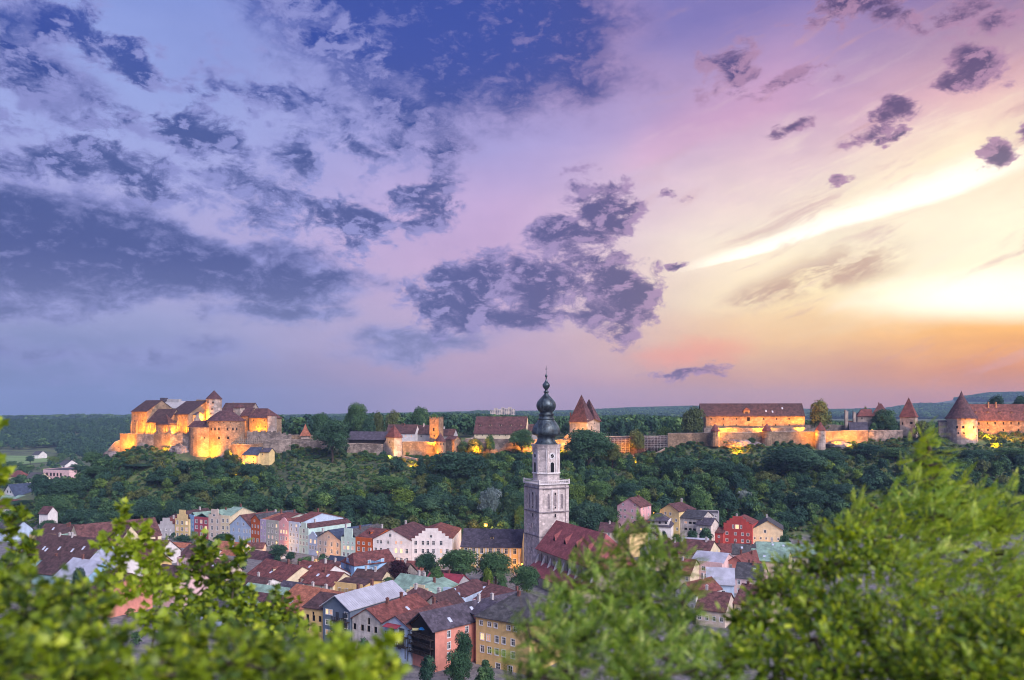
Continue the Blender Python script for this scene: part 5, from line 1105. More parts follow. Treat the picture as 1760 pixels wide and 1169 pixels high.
# blue parasol and drying cloth on the upper balcony, as in the photograph
pz = Z(1080,198)
par_ = thing('parasol','bright blue parasol on the top balcony of the black timber house','parasol',(X(728,197),196.0,Z(1088.5,198)-.2))
MB().tube([(0,0,0),(0,0,2.3)],[.04,.04],6).build('pole','steel',par_)
M['blue_cloth'] = material('blue cloth',(.02,.22,.55),var=.05); M['yellow_cloth'] = material('pale yellow cloth',(.62,.58,.30),var=.05)
MB().lathe([(1.15,1.75),(.8,2.1),(.02,2.4)],8).build('canopy','blue_cloth',par_)
cl = thing('drying_cloth','pale yellow cloth hung out left of the blue parasol','cloth',(X(718,197.5),196.6,Z(1079,198)))
m_ = MB(); m_.box(-1.2,0,-.3,.8,.04,.3); m_.build('cloth','yellow_cloth',cl)
hb('salmon_end_house','salmon end house with a white bay window right of the black timber house',799,206,822,200,1048,12,'x',2.0,'salmon','tblack',rows=[(1066,[.4],1.8,3.0),(1090,[.4],1.0,1.6)],chim=0)
hb('ochre_block','large ochre house with blue grey windows at the bottom right of the town',818,199,910,190,1058,17,'x',5.2,'ochre','tgrey',ins=(7,6),rows=[(1069,[.1,.26,.38,.62,.74],1.0,1.1),(1092,[.12,.24,.4,.53,.7],1.1,1.6),(1113,[.12,.26,.4,.53,.7],1.1,1.6),(1139,[.18,.42,.65],1.3,2.0)],lit={(1,0)},warm={(1,1)},chim=1,chm='brick')
hb('grey_dormer_house','house with a mossy hipped roof behind the stained pale house',676,226,716,222,1036,12,'x',3.4,'stained','tbrown',chim=1,sky=1,ins=(3,3))
hb('timber_gable_house','small house with two pale posts and a shaggy brown gable roof',728,224,762,221,1040,10,'y',3.0,'stained','tdark',front='gable',chim=2,chm='chimw',over=(.6,.6,.6,.3))
# lower left quarter
GL = 'dark roofs in the lower left quarter'
def hl(*a, **k): k.setdefault('group', GL); return house(*a, **k)
hl('white_pointed_house','house with a tall pointed cream gable and a long red brown roof behind it',116,345,138,336,930,34,'y',7.2,'cream','tbrown',front='gable',rows=[(924,[.5],.8,1.5),(935,[.35,.65],.9,1.5)],over=(.2,.2,.1,.3),chim=0)
hl('long_roof_house','long red brown roof running right behind the pointed cream gable',140,352,200,342,934,14,'x',8.0,'cream','tbrown',chim=1,sky=2)
hl('brown_roof_house','brown roofed house left of the pointed cream gable with white roof boxes',58,366,112,362,925,14,'x',5.6,'white','tdark',chim=3,sky=1)
hl('yellow_stepped_house','yellow stepped gable between dark roofs, left one of two',46,346,66,343,932,10,'y',2.6,'yellow','tdark',front='step',chim=0)
hl('yellow_stepped_house','yellow stepped gable with a pale green roof, right one of two',82,342,98,340,930,14,'y',2.2,'yellow','tgreen',front='step',chim=0)
hl('long_dark_house','very long dark brown roof with a blue green gable end at its left',32,306,152,292,956,16,'x',7.4,'teal','tdark',chim=4,sky=5,chm='chimw')
hl('dark_roof_house','second dark brown roof in front of the very long one',54,282,118,276,984,13,'x',4.6,'teal','tdark',chim=1)
hl('metal_roof_house','pale blue house with a ribbed light metal roof left of the round dark tree',94,270,143,262,990,13,'x',5.0,'lblue','tmetal',chim=1,rows=[(996,3)],chm='brick')
hl('metal_roof_house','pale metal roofed house behind the left sapling leaves',145,280,196,276,974,13,'x',4.6,'white','tmetal',chim=1,rows=[(982,3)])
hl('salmon_house','salmon house with a reddish roof behind the left bushes',152,250,190,244,1010,14,'x',4.2,'salmon','tbrown',chim=0,rows=[(1022,3)])
hl('ochre_roof_house','ochre walled house with red roof right of the metal roof behind the sapling',200,300,250,294,968,12,'x',4.6,'ochre','tred',chim=1,rows=[(974,3)])
hl('slate_roof_house','blue grey house with a small slate roof at the far left edge',-12,392,22,388,912,11,'x',4.4,'pblue','tgrey',chim=0,rows=[(917,[.7],1.2,1.4)])
hl('red_roof_house','house with a red roof right of the ochre walled one behind leaves',236,330,272,326,950,12,'x',4.6,'white','tbrown',chim=1,rows=[(956,3)])
hl('pale_house','pale house front glimpsed through the gap between the left saplings',250,262,300,256,1000,14,'x',4.4,'palepink','tdark',chim=0,rows=[(1012,4)])
hl('brown_roof_house','brown roofed house behind the tips of the second sapling',320,300,372,294,984,13,'x',4.4,'beige','tbrown',chim=1,rows=[(992,4)],sky=1)
hl('grey_white_house','white house with a flat skylight roof behind the second sapling',300,276,352,270,1010,13,'x',3.0,'white','tdark',chim=0,rows=[(1020,4)],sky=1)
hl('blue_grey_house','blue grey house low behind the second sapling stem',326,238,392,232,1046,14,'x',4.0,'pblue','tgrey',chim=0,rows=[(1060,4),(1078,4)])
# valley on the far left
GV = 'houses in the valley on the far left'
def hv(*a, **k): k.setdefault('group', GV); return house(*a, **k)
hv('white_gable_house','white gabled house with a dark blue roof at the left edge of the valley',3,556,27,545,852,50,'y',8.0,'white','tbluegrey',front='gable',z0=0,rows=[(844,[.4,.62],1.4,1.6)],chim=0,style='stone')
hv('brown_roof_house','white house with a brown roof and two chimneys right of the white gable',22,585,52,578,847,14,'x',5.8,'white','tbrown',z0=0,chim=2)
hv('green_roof_hall','low hall with a pale green roof in front of the white gable',-10,545,48,530,860,18,'x',3.2,'white','tgreen',z0=0,chim=0)
hv('red_roof_house','low house with a red roof at the left edge below the green roof',-14,505,18,498,872,14,'x',4.6,'white','tred',z0=0,chim=0)
hv('pink_block','large pink building with a flat top above the dark trees in the valley',74,728,119,716,807,26,'flat',1,'palepink','tgrey',z0=0,rows=[(815,[.15,.3,.42,.55,.68],2.2,3.0),(824,[.3,.42,.55],2.2,3.0)],style='stone',cat='building')
hv('red_roof_house','small house with a red hipped roof left of the pink building',12,738,28,733,819,14,'x',5,'cream','tred',z0=0,chim=0,ins=(4,4))
hv('slate_roof_house','low house with a slate roof between the small red roof and the pink building',42,712,64,708,823,14,'x',5,'cream','tgrey',z0=0,chim=0)
hv('white_villa','white villa behind the pink building',100,905,112,900,799,16,'x',5,'white','tgrey',z0=0,chim=0,rows=[(803,2,3,3)])
hv('white_villa','tiny white house beside the far meadow',55,1120,66,1118,782,16,'x',5,'white','tgrey',z0=0,chim=0)
hv('garden_hut','small white hut with a brown roof among the dark trees left of the town',67,425,82,423,882,6,'x',3.2,'white','tbrown',chim=0,cat='hut')
# distant apartment block
ab = thing('apartment_block','distant pale apartment block standing above the wood left of the spire','apartment block',(X(843,1900),1900,Z(722,1900)))
m_ = MB(); hts = [14,20,17,21,19,22,18]; x_ = 0
for i, h_ in enumerate(hts):
    w_ = 8.2; m_.box(x_,(i%2)*3,-20,x_+w_-.02,18,h_+8)
    x_ += w_
m_.build('wall','beige',ab)
wm = MB().add([(0,0,0),(2.6,0,0),(2.6,0,1.7),(0,0,1.7)],[(0,1,2,3)]).mesh('window','glass')
for i, h_ in enumerate(hts):
    for j in range(int((h_+6)/3)-2):
        for s_ in (1.2,4.8): obj('window', wm, ab, (i*8.2+s_,(i%2)*3-.03,h_+8-3*(j+1)))
# street lamps
street_lamp('burning street lamp before the pink curved gable house',475.5,932.5,358,2600,ground=0)
street_lamp('burning street lamp before the small lilac blue house',545.5,949,340,2600,ground=0)
street_lamp('small lamp under the covered stair roof',429,945,352,500,ground=0)
street_lamp('very bright street lamp on the slope above the ochre hall roof',835,902.5,372,22000,r=.9)
street_lamp('street lamp at the corner of the brick red and cream houses',1290,938,360,3800,ground=0,r=.4)
street_lamp('lamp left of the yellow house among the trees',1123.5,881.5,388,900)
street_lamp('bright lamp on the cream house wall in the right hand quarter',1193,961,302,1800,ground=0,r=.45)
street_lamp('tiny lamp in the dark wood right of the church tower',1036,880,420,120,r=.22)
street_lamp('street lamp glowing between ochre hall and church tower',897,978,318,4200,ground=0)
street_lamp('lamp glowing before the large stepped white house',744,975,322,1200,ground=0)
street_lamp('lamp at the left side of the great white gabled house',664,967,324,1500,ground=0)
# ------------------------------------------------------------------ trees
def leafmat(name, rgb, rgb2, hi, rand=.25, transl=.25, nscale=.25, rough=.8):
    m = bpy.data.materials.new(name); m.use_nodes = True; MATS[name] = m; g = G(m.node_tree)
    tc = g.n('ShaderNodeTexCoord').outputs['Object']; oi = g.n('ShaderNodeObjectInfo').outputs['Random']
    n1 = g.noise(tc, nscale, 3, .6); n2 = g.noise(tc, nscale*9, 2, .6)
    c = g.mix(g.rng(n1, .35, .65), lin(rgb), lin(rgb2))
    c = g.mix(g.rng(n2, .48, .72, 0, .8), c, lin(hi))
    c = g.mix(1.0, c, g.ramp(oi, [(0,(1-rand,1-rand*.7,1-rand*.3,1)),(.5,(1,1,1,1)),(1,(1+rand*1.3,1+rand,1-rand*.3,1))]), 'MULTIPLY')
    d = g.n('ShaderNodeBsdfPrincipled'); g.put(d.inputs['Base Color'], c); d.inputs['Roughness'].default_value = rough; d.inputs['Specular IOR Level'].default_value = .2
    t = g.n('ShaderNodeBsdfTranslucent'); g.put(t.inputs[0], c); ms = g.n('ShaderNodeMixShader'); ms.inputs[0].default_value = transl
    g.nt.links.new(d.outputs[0], ms.inputs[1]); g.nt.links.new(t.outputs[0], ms.inputs[2])
    o = g.n('ShaderNodeOutputMaterial'); g.nt.links.new(ms.outputs[0], o.inputs[0]); return m
M['leaf'] = leafmat('broadleaf foliage', (62,94,62), (84,120,74), (124,154,92))
M['leafb'] = leafmat('bluish dark foliage', (46,76,62), (62,98,74), (98,134,96))
M['leafg'] = leafmat('grey silvery foliage', (110,126,116), (150,164,156), (196,204,200))
M['leafy'] = leafmat('light green foliage', (78,104,50), (104,130,56), (138,160,80))
M['leafr'] = leafmat('dark purple foliage', (44,26,40), (62,34,50), (84,50,66))
M['leafo'] = leafmat('olive brown foliage', (84,96,56), (104,114,64), (136,140,84))
def crown_mesh(seed, n, leaf, nl=16, flat=1.0, conif=False, name='crown', mat='leaf', low=.22):
    """unit crown: height 1 (0..1), radius about .5"""
    rn = np.random.default_rng(seed)
    if conif:
        h = rn.uniform(0, 1, n)**.8; r = (1-h)*.5*(.55+.45*np.abs(np.sin(h*34)))*rn.uniform(.45, 1, n)**.4; a = rn.uniform(0, 2*pi, n)
        P = np.stack([r*np.cos(a), r*np.sin(a), .08+h*.92], 1); Nn = np.stack([np.cos(a), np.sin(a), np.full(n, .3)], 1)
    else:
        a = rn.uniform(0, 2*pi, nl); hz = rn.uniform(low+.12, .80, nl); rr = rn.uniform(.08, .30, nl)*(1-np.abs(hz-.5)*.9)
        C = np.stack([rr*np.cos(a), rr*np.sin(a), hz], 1); Rr = rn.uniform(.13, .24, nl)
        C[0] = (0, 0, .55); Rr[0] = .3; C[1] = (rn.uniform(-.06,.06), rn.uniform(-.06,.06), .80); Rr[1] = .19
        k = rn.choice(nl, n, p=Rr**2/np.sum(Rr**2)); d = rn.normal(size=(n, 3)); d /= np.linalg.norm(d, axis=1)[:, None]
        d[:, 2] = np.where(d[:, 2] < -.15, -d[:, 2]*.8, d[:, 2])
        P = C[k] + d*Rr[k][:, None]*rn.uniform(.72, 1.10, n)[:, None]; Nn = d; P[:, 2] = np.clip(P[:, 2], low*.6, 1.02)
    Nn = Nn + rn.normal(size=(n, 3))*.38; Nn /= np.linalg.norm(Nn, axis=1)[:, None]
    T = np.cross(Nn, rn.normal(size=(n, 3))); T /= np.linalg.norm(T, axis=1)[:, None]; B = np.cross(Nn, T)
    s = leaf*rn.uniform(.5, 1.3, n)[:, None]
    v = np.stack([P-T*s, P-B*s*.7+Nn*s*.2, P+T*s, P+B*s*.7+Nn*s*.2], 1).reshape(-1, 3)
    f = np.arange(4*n).reshape(n, 4)
    return fast_mesh(name, v, f, mat)
CR = {k: [crown_mesh(s, 3200, .030, mat=k) for s in (1,2,3)] for k in ('leaf','leafb')}
for k in ('leafg','leafy','leafr','leafo'): CR[k] = [crown_mesh(5, 3000, .030, mat=k)]
CR['conif'] = [crown_mesh(8, 2200, .035, conif=True, mat='leafb')]
CRD = {k: [crown_mesh(s, 9000, .021, nl=30, mat=k) for s in (21,22)] for k in ('leaf','leafb')}
TRK = MB().tube([(0,0,-.08),(.01,0,.15),(-.01,.01,.34),(.0,0,.6)],[.035,.026,.02,.008],7)
for a in (0.3,1.6,2.9,4.2,5.4): TRK.tube([(0,0,.22+.05*(a%2)),(.10*math.cos(a),.10*math.sin(a),.38+.03*a%.1),(.2*math.cos(a),.2*math.sin(a),.5)],[.012,.009,.004],5)
TRKM = TRK.mesh('trunk','bark')
NT = [0]
def tree(label, px, ytop, Y, wpx, kind='leaf', group=None, name='tree', dense=False, ybase=None, cat='tree', gz=None):
    x = X(px, Y); gz = gz if gz is not None else (Z(ybase, Y) if ybase else Hs(x, Y)-.3); zt = Z(ytop, Y); h = max(2.5, zt-gz); w = wpx/F*Y
    NT[0] += 1; i = NT[0]; rr = random.Random(i*31)
    t = thing(name, label, cat, (x, Y, gz), rr.uniform(0, 6.28), group); t.scale = (w/.86, w/.86, h)
    ms = (CRD if dense and kind in CRD else CR)[kind]
    obj('trunk', TRKM, t); obj('crown', ms[i % len(ms)], t)
    return t
GT = 'single trees on the castle ridge'
for a in [('big dark tree in front of the ward walls, right of the orange pointed roof',571,722,488,62,'leafb',True),
  ('tall tree behind the big dark tree on the left',552,708,540,34,'leaf',True),('tall twin topped tree behind the black barn',613,693,545,40,'leaf',True),
  ('dull olive tree left of the autumn coloured one behind the barn',650,706,545,22,'leafo',False),('olive yellow round tree behind the ward house roof',674,704,545,30,'leafo',False),
  ('tall dark tree behind the ward house left of the crenellated tower',722,697,548,36,'leaf',True),('small tree just behind the crenellated tower',748,710,545,22,'leaf',False),
  ('dark bushy tree behind the pointed roof of the pale square tower',636,716,540,24,'leafb',False),('small conifer right of the brown roofed grey ward house',773,728,530,8,'conif',False),
  ('pale olive tree left end of the granary',1190,698,515,46,'leafo',True),('round bushy tree behind the scaffolding',1140,733,530,34,'leafy',False),('grey green tree in front of the scaffolding',1096,737,503,32,'leafo',True),
  ('big round tree right of the granary',1411,685,522,48,'leafo',True),('dark tree between hip roofed house and pointed square tower',1521,702,512,46,'leafb',True),('small tree right behind the dark shed',1500,726,509,16,'leaf',False),
  ('small thin tree above the red hipped roof',1487,697,540,12,'leafo',False),
  ('tree rising above the roof of the long ward range, left one',1711,680,545,30,'leafb',True),('tree rising above the roof of the long ward range, right one',1752,678,545,32,'leafb',True),('dark bush below the annex of the great round tower',1588,722,498,36,'leafo',True),
  ('floodlit tree left of the church spire',818,752,499,38,'leafo',True),('tall tree between long red roof and church spire',897,738,497,44,'leaf',True),('bush under the long red roof',842,747,500,20,'leaf',False),
  ('low tree right of the crenellated tower wall',795,757,503,22,'leaf',False),('small tree by the yellow gatehouse',393,772,492,22,'leafo',False),('second small tree by the yellow gatehouse',404,780,488,20,'leafo',False),('ivy bush on the upper ward wall',492,741,512,14,'leaf',False),
  ('huge dark tree right of the church tower below the twin roofed gate tower',1012,738,470,86,'leafb',True),('slim tall tree right of the huge dark tree',1053,760,480,40,'leafo',True)]:
    tree(a[0],*a[1:5],a[5],GT,dense=a[6])
GS = 'large trees on the castle slope'
for a in [('large dark round tree on the slope left of the church tower',789,776,455,92,'leafb'),('dark tree below the crenellated tower, left of the large round one',752,812,448,44,'leafb'),
  ('dark tree on the slope at the centre left under the open grass',670,818,440,56,'leaf'),('pale green slender tree above the great white gabled house',692,838,420,44,'leafy'),
  ('silvery white blossoming tree left of the church tower',843,836,400,40,'leafg'),('dark tree right above the ochre hall, left of the tower',884,842,395,46,'leafb'),('bright green bush touching the left edge of the church tower',893,868,385,24,'leafy'),
  ('dark tree below the yellow gatehouse',434,795,470,44,'leafb'),('lit bushy tree below the round bastion',403,800,476,34,'leafo'),
  ('tree at the left shoulder of the castle slope',118,822,470,60,'leafb'),('dark tree at the far left of the castle slope',74,815,480,42,'leafb'),('round tree on the slope under the stepped wall',172,800,492,46,'leaf'),
  ('tree on the slope under the grey terrace wall',235,800,486,54,'leafb'),('dark tree mid slope under the lit chapel wall',285,818,470,60,'leafb'),('round tree mid slope above the raspberry house',338,828,455,60,'leafb'),('green tree mid slope above the pale blue gable',395,845,440,50,'leaf'),
  ('tree above the rust orange house',440,850,435,40,'leafb'),('dark tree above the beige gabled house',600,850,425,52,'leafb'),('dark tree above the mint stepped houses',552,846,430,38,'leaf'),('tree above the orange flat topped house',640,852,415,44,'leafb'),
  ('big dark tree above the great stepped white house',738,850,405,62,'leafb'),('round pale tree right of the church tower, upper one',990,832,420,34,'leafy'),('round tree in the middle of the wood right of the church tower',1032,826,425,44,'leaf'),
  ('broad tree low in the wood right of the church tower',1010,862,395,64,'leafb'),('tree above the faded pink house',1078,830,430,44,'leafb'),('lower tree left of the faded pink house',1052,870,402,36,'leaf'),
  ('pale round tree right of centre below the ramp',1120,820,445,40,'leaf'),('large round tree below the ward wall, above the yellow house',1165,785,460,62,'leafb'),('large tree below the first round turret',1226,790,458,64,'leafb'),('dark tree right of the large tree below the first turret',1275,800,455,44,'leafb'),
  ('very large round tree above the brick red house',1365,768,450,92,'leafb'),('tall dark tree right behind the very large round tree',1420,772,468,66,'leafb'),('tree above the cream gabled house with the slate roof',1395,838,415,56,'leafb'),
  ('white blossoming tree above the brick red house',1281,842,425,26,'leafg'),('dark tree left above the brick red house',1250,838,412,40,'leafb'),('tree above the flat roofed grey house',1205,845,410,46,'leaf'),('dark tree under the dim ward wall',1490,762,478,50,'leafb'),
  ('dark tree behind the left edge of the tall right tree',1540,768,476,46,'leaf'),('tree below the great round tower',1610,768,478,56,'leafb'),('dark tree under the long ward range',1680,772,474,60,'leafb'),('tree at the right edge under the long ward range',1742,770,474,52,'leaf'),
  ('dark tree left of the tall right tree half way down',1450,830,430,56,'leafb'),('dark tree lowest beside the cream gabled house',1350,880,400,44,'leafb'),('bush beside the mansard house',1142,912,366,12,'leafb'),
  ('bushy tree at the foot of the slope above the small grey stepped house',250,862,432,50,'leafb'),('dark tree at the slope foot above the pointed cream gable',140,872,430,56,'leafb'),('round dark tree above the white garden hut',95,852,440,50,'leaf'),('tree above the yellow stepped house',305,858,430,46,'leafb')]:
    tree(a[0],a[1],a[2],a[3],a[4]*1.12,a[5],GS,dense=a[4] > 42)
GTn = 'trees among the town roofs'
for a in [('largest round tree in the town square before the ochre hall',789,944,292,74,'leaf',True),('second large round tree right of the largest one before the ochre hall',852,946,290,64,'leaf',True),
  ('dark round tree before the stepped white house',733,950,300,40,'leafb',True),('small ball shaped tree at the foot of the great white gabled house',645,966,312,13,'leafb',False),('dark purple leaved tree between the roofs',683,963,296,44,'leafr',False),
  ('small bush right of the ball shaped tree',656,969,311,11,'leaf',False),('slim light green tree below the two large ones',838,975,270,24,'leafy',False),('low tree right of the slim light green one',862,985,262,20,'leaf',False),
  ('rounded tree at the right foot of the church tower',905,972,268,56,'leaf',True),('light tree at the left of the square trees',752,972,280,28,'leaf',False),('dark tree before the rust and grey green houses',480,936,338,34,'leafb',True),
  ('second dark tree right of the street stair',500,948,334,20,'leafb',False),('tree before the beige gabled house, left',528,956,330,26,'leaf',False),('tree before the beige gabled house, right',556,957,326,22,'leafb',False),
  ('round tree before the cream and pale blue houses',384,917,376,34,'leafb',True),('dark hedge tree before the raspberry house',318,920,384,40,'leafb',False),('small hedge tree left of the round one before the row',346,923,380,22,'leafb',False),
  ('dark round tree left below the pale metal roof',138,972,236,32,'leafb',True),('dark green tree before the salmon side wall of the timber house',798,1085,186,34,'leafb',True),('low bush in the dark yard at the foot of the balconies',735,1125,178,34,'leafb',False),
  ('tree in the yard under the salmon wall',790,1120,176,50,'leafb',True),('bush before the large ochre house',835,1140,172,40,'leaf',False),('dark tree in the yard before the stained house',625,1095,184,34,'leafb',False),('bush before the white balcony house',672,1125,178,44,'leafb',False),
  ('garden tree between the grey brown and brick red houses, left',1190,910,360,24,'leafb',False),('garden tree between the grey brown and brick red houses, right',1212,906,362,30,'leafb',False),('garden bush below the yellow house',1163,917,358,20,'leaf',False),
  ('bush below the cream gabled house',1350,918,352,24,'leafb',False),('dark tree at the left edge above the red roofed house',34,860,500,38,'leafb',True),('dark tree in the gardens above the brown roofs, left',85,893,400,40,'leafb',True),('dark tree in the gardens above the brown roofs, right',118,897,395,34,'leafb',False),
  ('dark tree above the long red brown roof',165,880,405,44,'leafb',True),('dark tree right above the long red brown roof',205,878,408,40,'leafb',True)]:
    tree(a[0],*a[1:5],a[5],GTn,dense=a[6])
GV2 = 'trees in the valley on the far left'
for a in [('row of dark trees left of the pink building',20,792,960,34,'leaf'),('dark tree beside the far meadow',52,783,1060,16,'leafb'),('light green tree behind the pink building',92,784,1030,24,'leafy'),('darker tree right of the light green one',108,778,1050,18,'leaf'),
  ('round tree above the slate roofed valley house',46,798,920,30,'leaf'),('dark tree between meadow and red roofed valley house',6,800,950,26,'leafb'),('tree before the pink building, left',34,815,800,24,'leafb'),('tree before the brown roofed valley house',10,824,760,30,'leafb'),
  ('dark tree at the left foot of the castle hill, tall',66,815,640,30,'leafb'),('tall dark tree before the pink building, right',127,797,620,24,'leafb'),('dark tree below the tall one at the foot of the castle hill',100,822,560,44,'leafb'),('bushy tree above the stepped wall foot',160,776,540,36,'leaf'),('dark tree at the castle hill foot right of the pink building',140,800,560,36,'leafb')]:
    Yv_ = 50*F/(a[2]-HY) if a[3] > 600 else a[3]
    tree(a[0],a[1],a[2],Yv_,a[4],a[5],GV2,gz=0 if a[3] > 600 else None)

# woods nobody could count: instanced on point clouds
LOW = [crown_mesh(31, 260, .085, nl=9, mat='leaf'), crown_mesh(32, 260, .085, nl=9, mat='leafb'), crown_mesh(33, 240, .08, nl=8, mat='leafb'), crown_mesh(34, 220, .07, conif=True, mat='leafb'), crown_mesh(35, 240, .085, nl=7, mat='leaf')]
MID = [crown_mesh(41, 900, .05, nl=14, mat='leaf', low=.1), crown_mesh(42, 900, .05, nl=14, mat='leafb', low=.1), crown_mesh(43, 900, .05, nl=12, mat='leafb', low=.1), crown_mesh(44, 700, .055, nl=10, mat='leafo', low=.08)]
def src_collection(name, meshes):
    c = bpy.data.collections.new(name)
    for i, me in enumerate(meshes): c.objects.link(bpy.data.objects.new(name+' source', me))
    return c
def scatter(name, label, P, W, Hh, meshes, seed=0, w=None):
    n = len(P); me = bpy.data.meshes.new(name); me.vertices.add(n); me.vertices.foreach_set('co', np.asarray(P, np.float32).ravel())
    rn = np.random.default_rng(seed)
    a = me.attributes.new('siz', 'FLOAT_VECTOR', 'POINT'); a.data.foreach_set('vector', np.stack([W, W, Hh], 1).astype(np.float32).ravel())
    a = me.attributes.new('rotz', 'FLOAT_VECTOR', 'POINT'); a.data.foreach_set('vector', np.stack([np.zeros(n), np.zeros(n), rn.uniform(0, 6.28, n)], 1).astype(np.float32).ravel())
    a = me.attributes.new('pick', 'INT', 'POINT'); a.data.foreach_set('value', rn.choice(len(meshes), n, p=w).astype(np.int32))
    o = obj(name, me); tag(o, label, kind='stuff')
    ng = bpy.data.node_groups.new(name, 'GeometryNodeTree'); ng.interface.new_socket('Geometry', in_out='INPUT', socket_type='NodeSocketGeometry'); ng.interface.new_socket('Geometry', in_out='OUTPUT', socket_type='NodeSocketGeometry')
    N = ng.nodes.new; gi, go = N('NodeGroupInput'), N('NodeGroupOutput')
    ci = N('GeometryNodeCollectionInfo'); ci.inputs['Collection'].default_value = src_collection(name+' kinds', meshes); ci.inputs['Separate Children'].default_value = True; ci.inputs['Reset Children'].default_value = True
    ip = N('GeometryNodeInstanceOnPoints'); ip.inputs['Pick Instance'].default_value = True
    def at(nm, ty): q = N('GeometryNodeInputNamedAttribute'); q.data_type = ty; q.inputs[0].default_value = nm; return [s for s in q.outputs if s.enabled and s.name == 'Attribute'][0]
    L = ng.links.new
    L(gi.outputs[0], ip.inputs['Points']); L(ci.outputs[0], ip.inputs['Instance']); L(at('pick','INT'), ip.inputs['Instance Index']); L(at('rotz','FLOAT_VECTOR'), ip.inputs['Rotation']); L(at('siz','FLOAT_VECTOR'), ip.inputs['Scale'])
    L(ip.outputs[0], go.inputs[0])
    o.modifiers.new('scatter', 'NODES').node_group = ng; return o
rn = np.random.default_rng(5)
def pts(n, x0, x1, y0, y1): return rn.uniform(x0, x1, n), rn.uniform(y0, y1, n)
# built-up places to keep clear (town houses, castle)
BX = [(t_.location.x, t_.location.y) for (t_, *_r) in HOUSES.values()]
BC = []
for (t_, W_, D_, He_, ri_, rf_) in HOUSES.values(): BC.append((t_.location.x, t_.location.y, math.cos(t_.rotation_euler.z), math.sin(t_.rotation_euler.z), W_, D_))
for o_2 in list(COL.objects):
    if o_2.get('category') in ('turret','bastion','keep') or (o_2.get('category') == 'tower' and o_2.name.startswith(('great','end'))):
        r_2 = 12 if 'bastion' in o_2.name else (9.5 if 'great' in o_2.name else 4); BC.append((o_2.location.x-r_2, o_2.location.y-r_2, 1, 0, 2*r_2, 2*r_2))
BC.append((nave.location.x, nave.location.y, math.cos(nave.rotation_euler.z), math.sin(nave.rotation_euler.z), NL_, ND)); BC.append((tw.location.x, tw.location.y, math.cos(tw.rotation_euler.z), math.sin(tw.rotation_euler.z), TW, TW))
def clear(x, y, extra=0):
    ok = np.ones(len(x), bool); e_ = extra+2.0
    for cx_, cy_, c_, s_2, W_, D_ in BC:
        u_ = (x-cx_)*c_+(y-cy_)*s_2; v_ = -(x-cx_)*s_2+(y-cy_)*c_
        ok &= ~((u_ > -e_) & (u_ < W_+e_) & (v_ > -e_) & (v_ < D_+e_))
    return ok
# castle slope
x, y = pts(3000, -300, 420, 372, 503); xs_ = x*505/y; px_ = CX+F*x/y
fy_ = np.interp(xs_, FX, FY); z = H(x, y); py_ = HY-(z-CZ)*F/y
open_ = ((px_ > 455) & (px_ < 730) & (py_ < 862-.08*(px_-455)) ) | ((px_ > 1160) & (px_ < 1345) & (py_ < 806)) | ((px_ > 180) & (px_ < 420) & (py_ < 800)) | (py_ < 785)
k = (y > fy_+1) & (xs_ > -292) & clear(x, y, 1) & (~open_ | (rn.uniform(size=len(x)) < .10))
x, y, z, py_ = x[k], y[k], z[k], py_[k]
hh_ = rn.uniform(5, 12, len(x))*np.clip((py_-765)/50, .32, 1); w_ = hh_*rn.uniform(.75, 1.15, len(x))
scatter('slope_woodland','dense mixed wood covering the slope between town and castle',np.stack([x,y,z-hh_*.12],1),w_,hh_,MID+[crown_mesh(45, 900, .05, nl=12, mat='leafy', low=.1)],1,[.33,.28,.2,.09,.10])
# scrub on the open slope
x, y = pts(20000, -310, 430, 378, 506); xs_ = x*505/y; fy_ = np.interp(xs_, FX, FY); k = (y > fy_+1) & clear(x, y, -1); x, y = x[k], y[k]; z = H(x, y)
s_ = rn.uniform(.8, 2.6, len(x))
scatter('slope_scrub','low bushes and tall weeds over the open castle slope',np.stack([x,y,z-.3*s_],1),s_*rn.uniform(1, 1.9, len(x)),s_,[LOW[0],LOW[1],LOW[4],crown_mesh(36,260,.085,nl=9,mat='leafo'),crown_mesh(37,260,.085,nl=9,mat='leafy')],2,[.3,.2,.2,.08,.22])
x, y = pts(1500, -240, 430, 489, 511); k = clear(x, y, -.5) & (np.abs(CX+F*x/y-355) > 60); x, y = x[k], y[k]; z = H(x, y); s_ = rn.uniform(1.2, 3.4, len(x))
scatter('ridge_bushes','bushes crowding the feet of the castle walls along the ridge',np.stack([x,y,z-.5],1),s_*rn.uniform(1.1, 2.2, len(x)),s_,MID,12,[.3,.2,.2,.3])
# wood behind the castle, valley and hills
x, y = pts(9000, -330, 900, 570, 1500); k = (x > -190-(y-570)*.12) | (y > 1150); x, y = x[k], y[k]; z = H(x, y); hh_ = rn.uniform(14, 24, len(x))*(.85+.3*cheap(x, y, 60)); px_ = CX+F*x/y
lim = CZ+(HY-np.interp(px_, [0,400,480,640,800,900,1000,1100,1200,1500,1800],[724,716,708,706,708,712,714,710,716,722,724]))/F*y; hh_ = np.minimum(hh_, np.maximum(lim-z, 5)*rn.uniform(.86, 1.03, len(x)))
scatter('distant_wood','dark wood on the plateau behind the castle',np.stack([x,y,z-2],1),hh_*rn.uniform(.7,1.0,len(x)),hh_,LOW,3,[.25,.25,.2,.18,.12])
x, y = pts(11000, -1500, -130, 1050, 2050); k = ~((x/y < -.555) & (y < 1300)) & ((y > 1190) | (rn.uniform(size=len(x)) < .25)); x, y = x[k], y[k]; z = H(x, y); hh_ = rn.uniform(11, 19, len(x))
scatter('hill_wood','blue dark wood covering the hills beyond the valley on the left',np.stack([x,y,z-2],1),hh_*rn.uniform(.8,1.2,len(x)),hh_,LOW,4,[.05,.5,.4,.05,.0])  # mostly bluish leaf kinds: part of the distance haze is in their colour
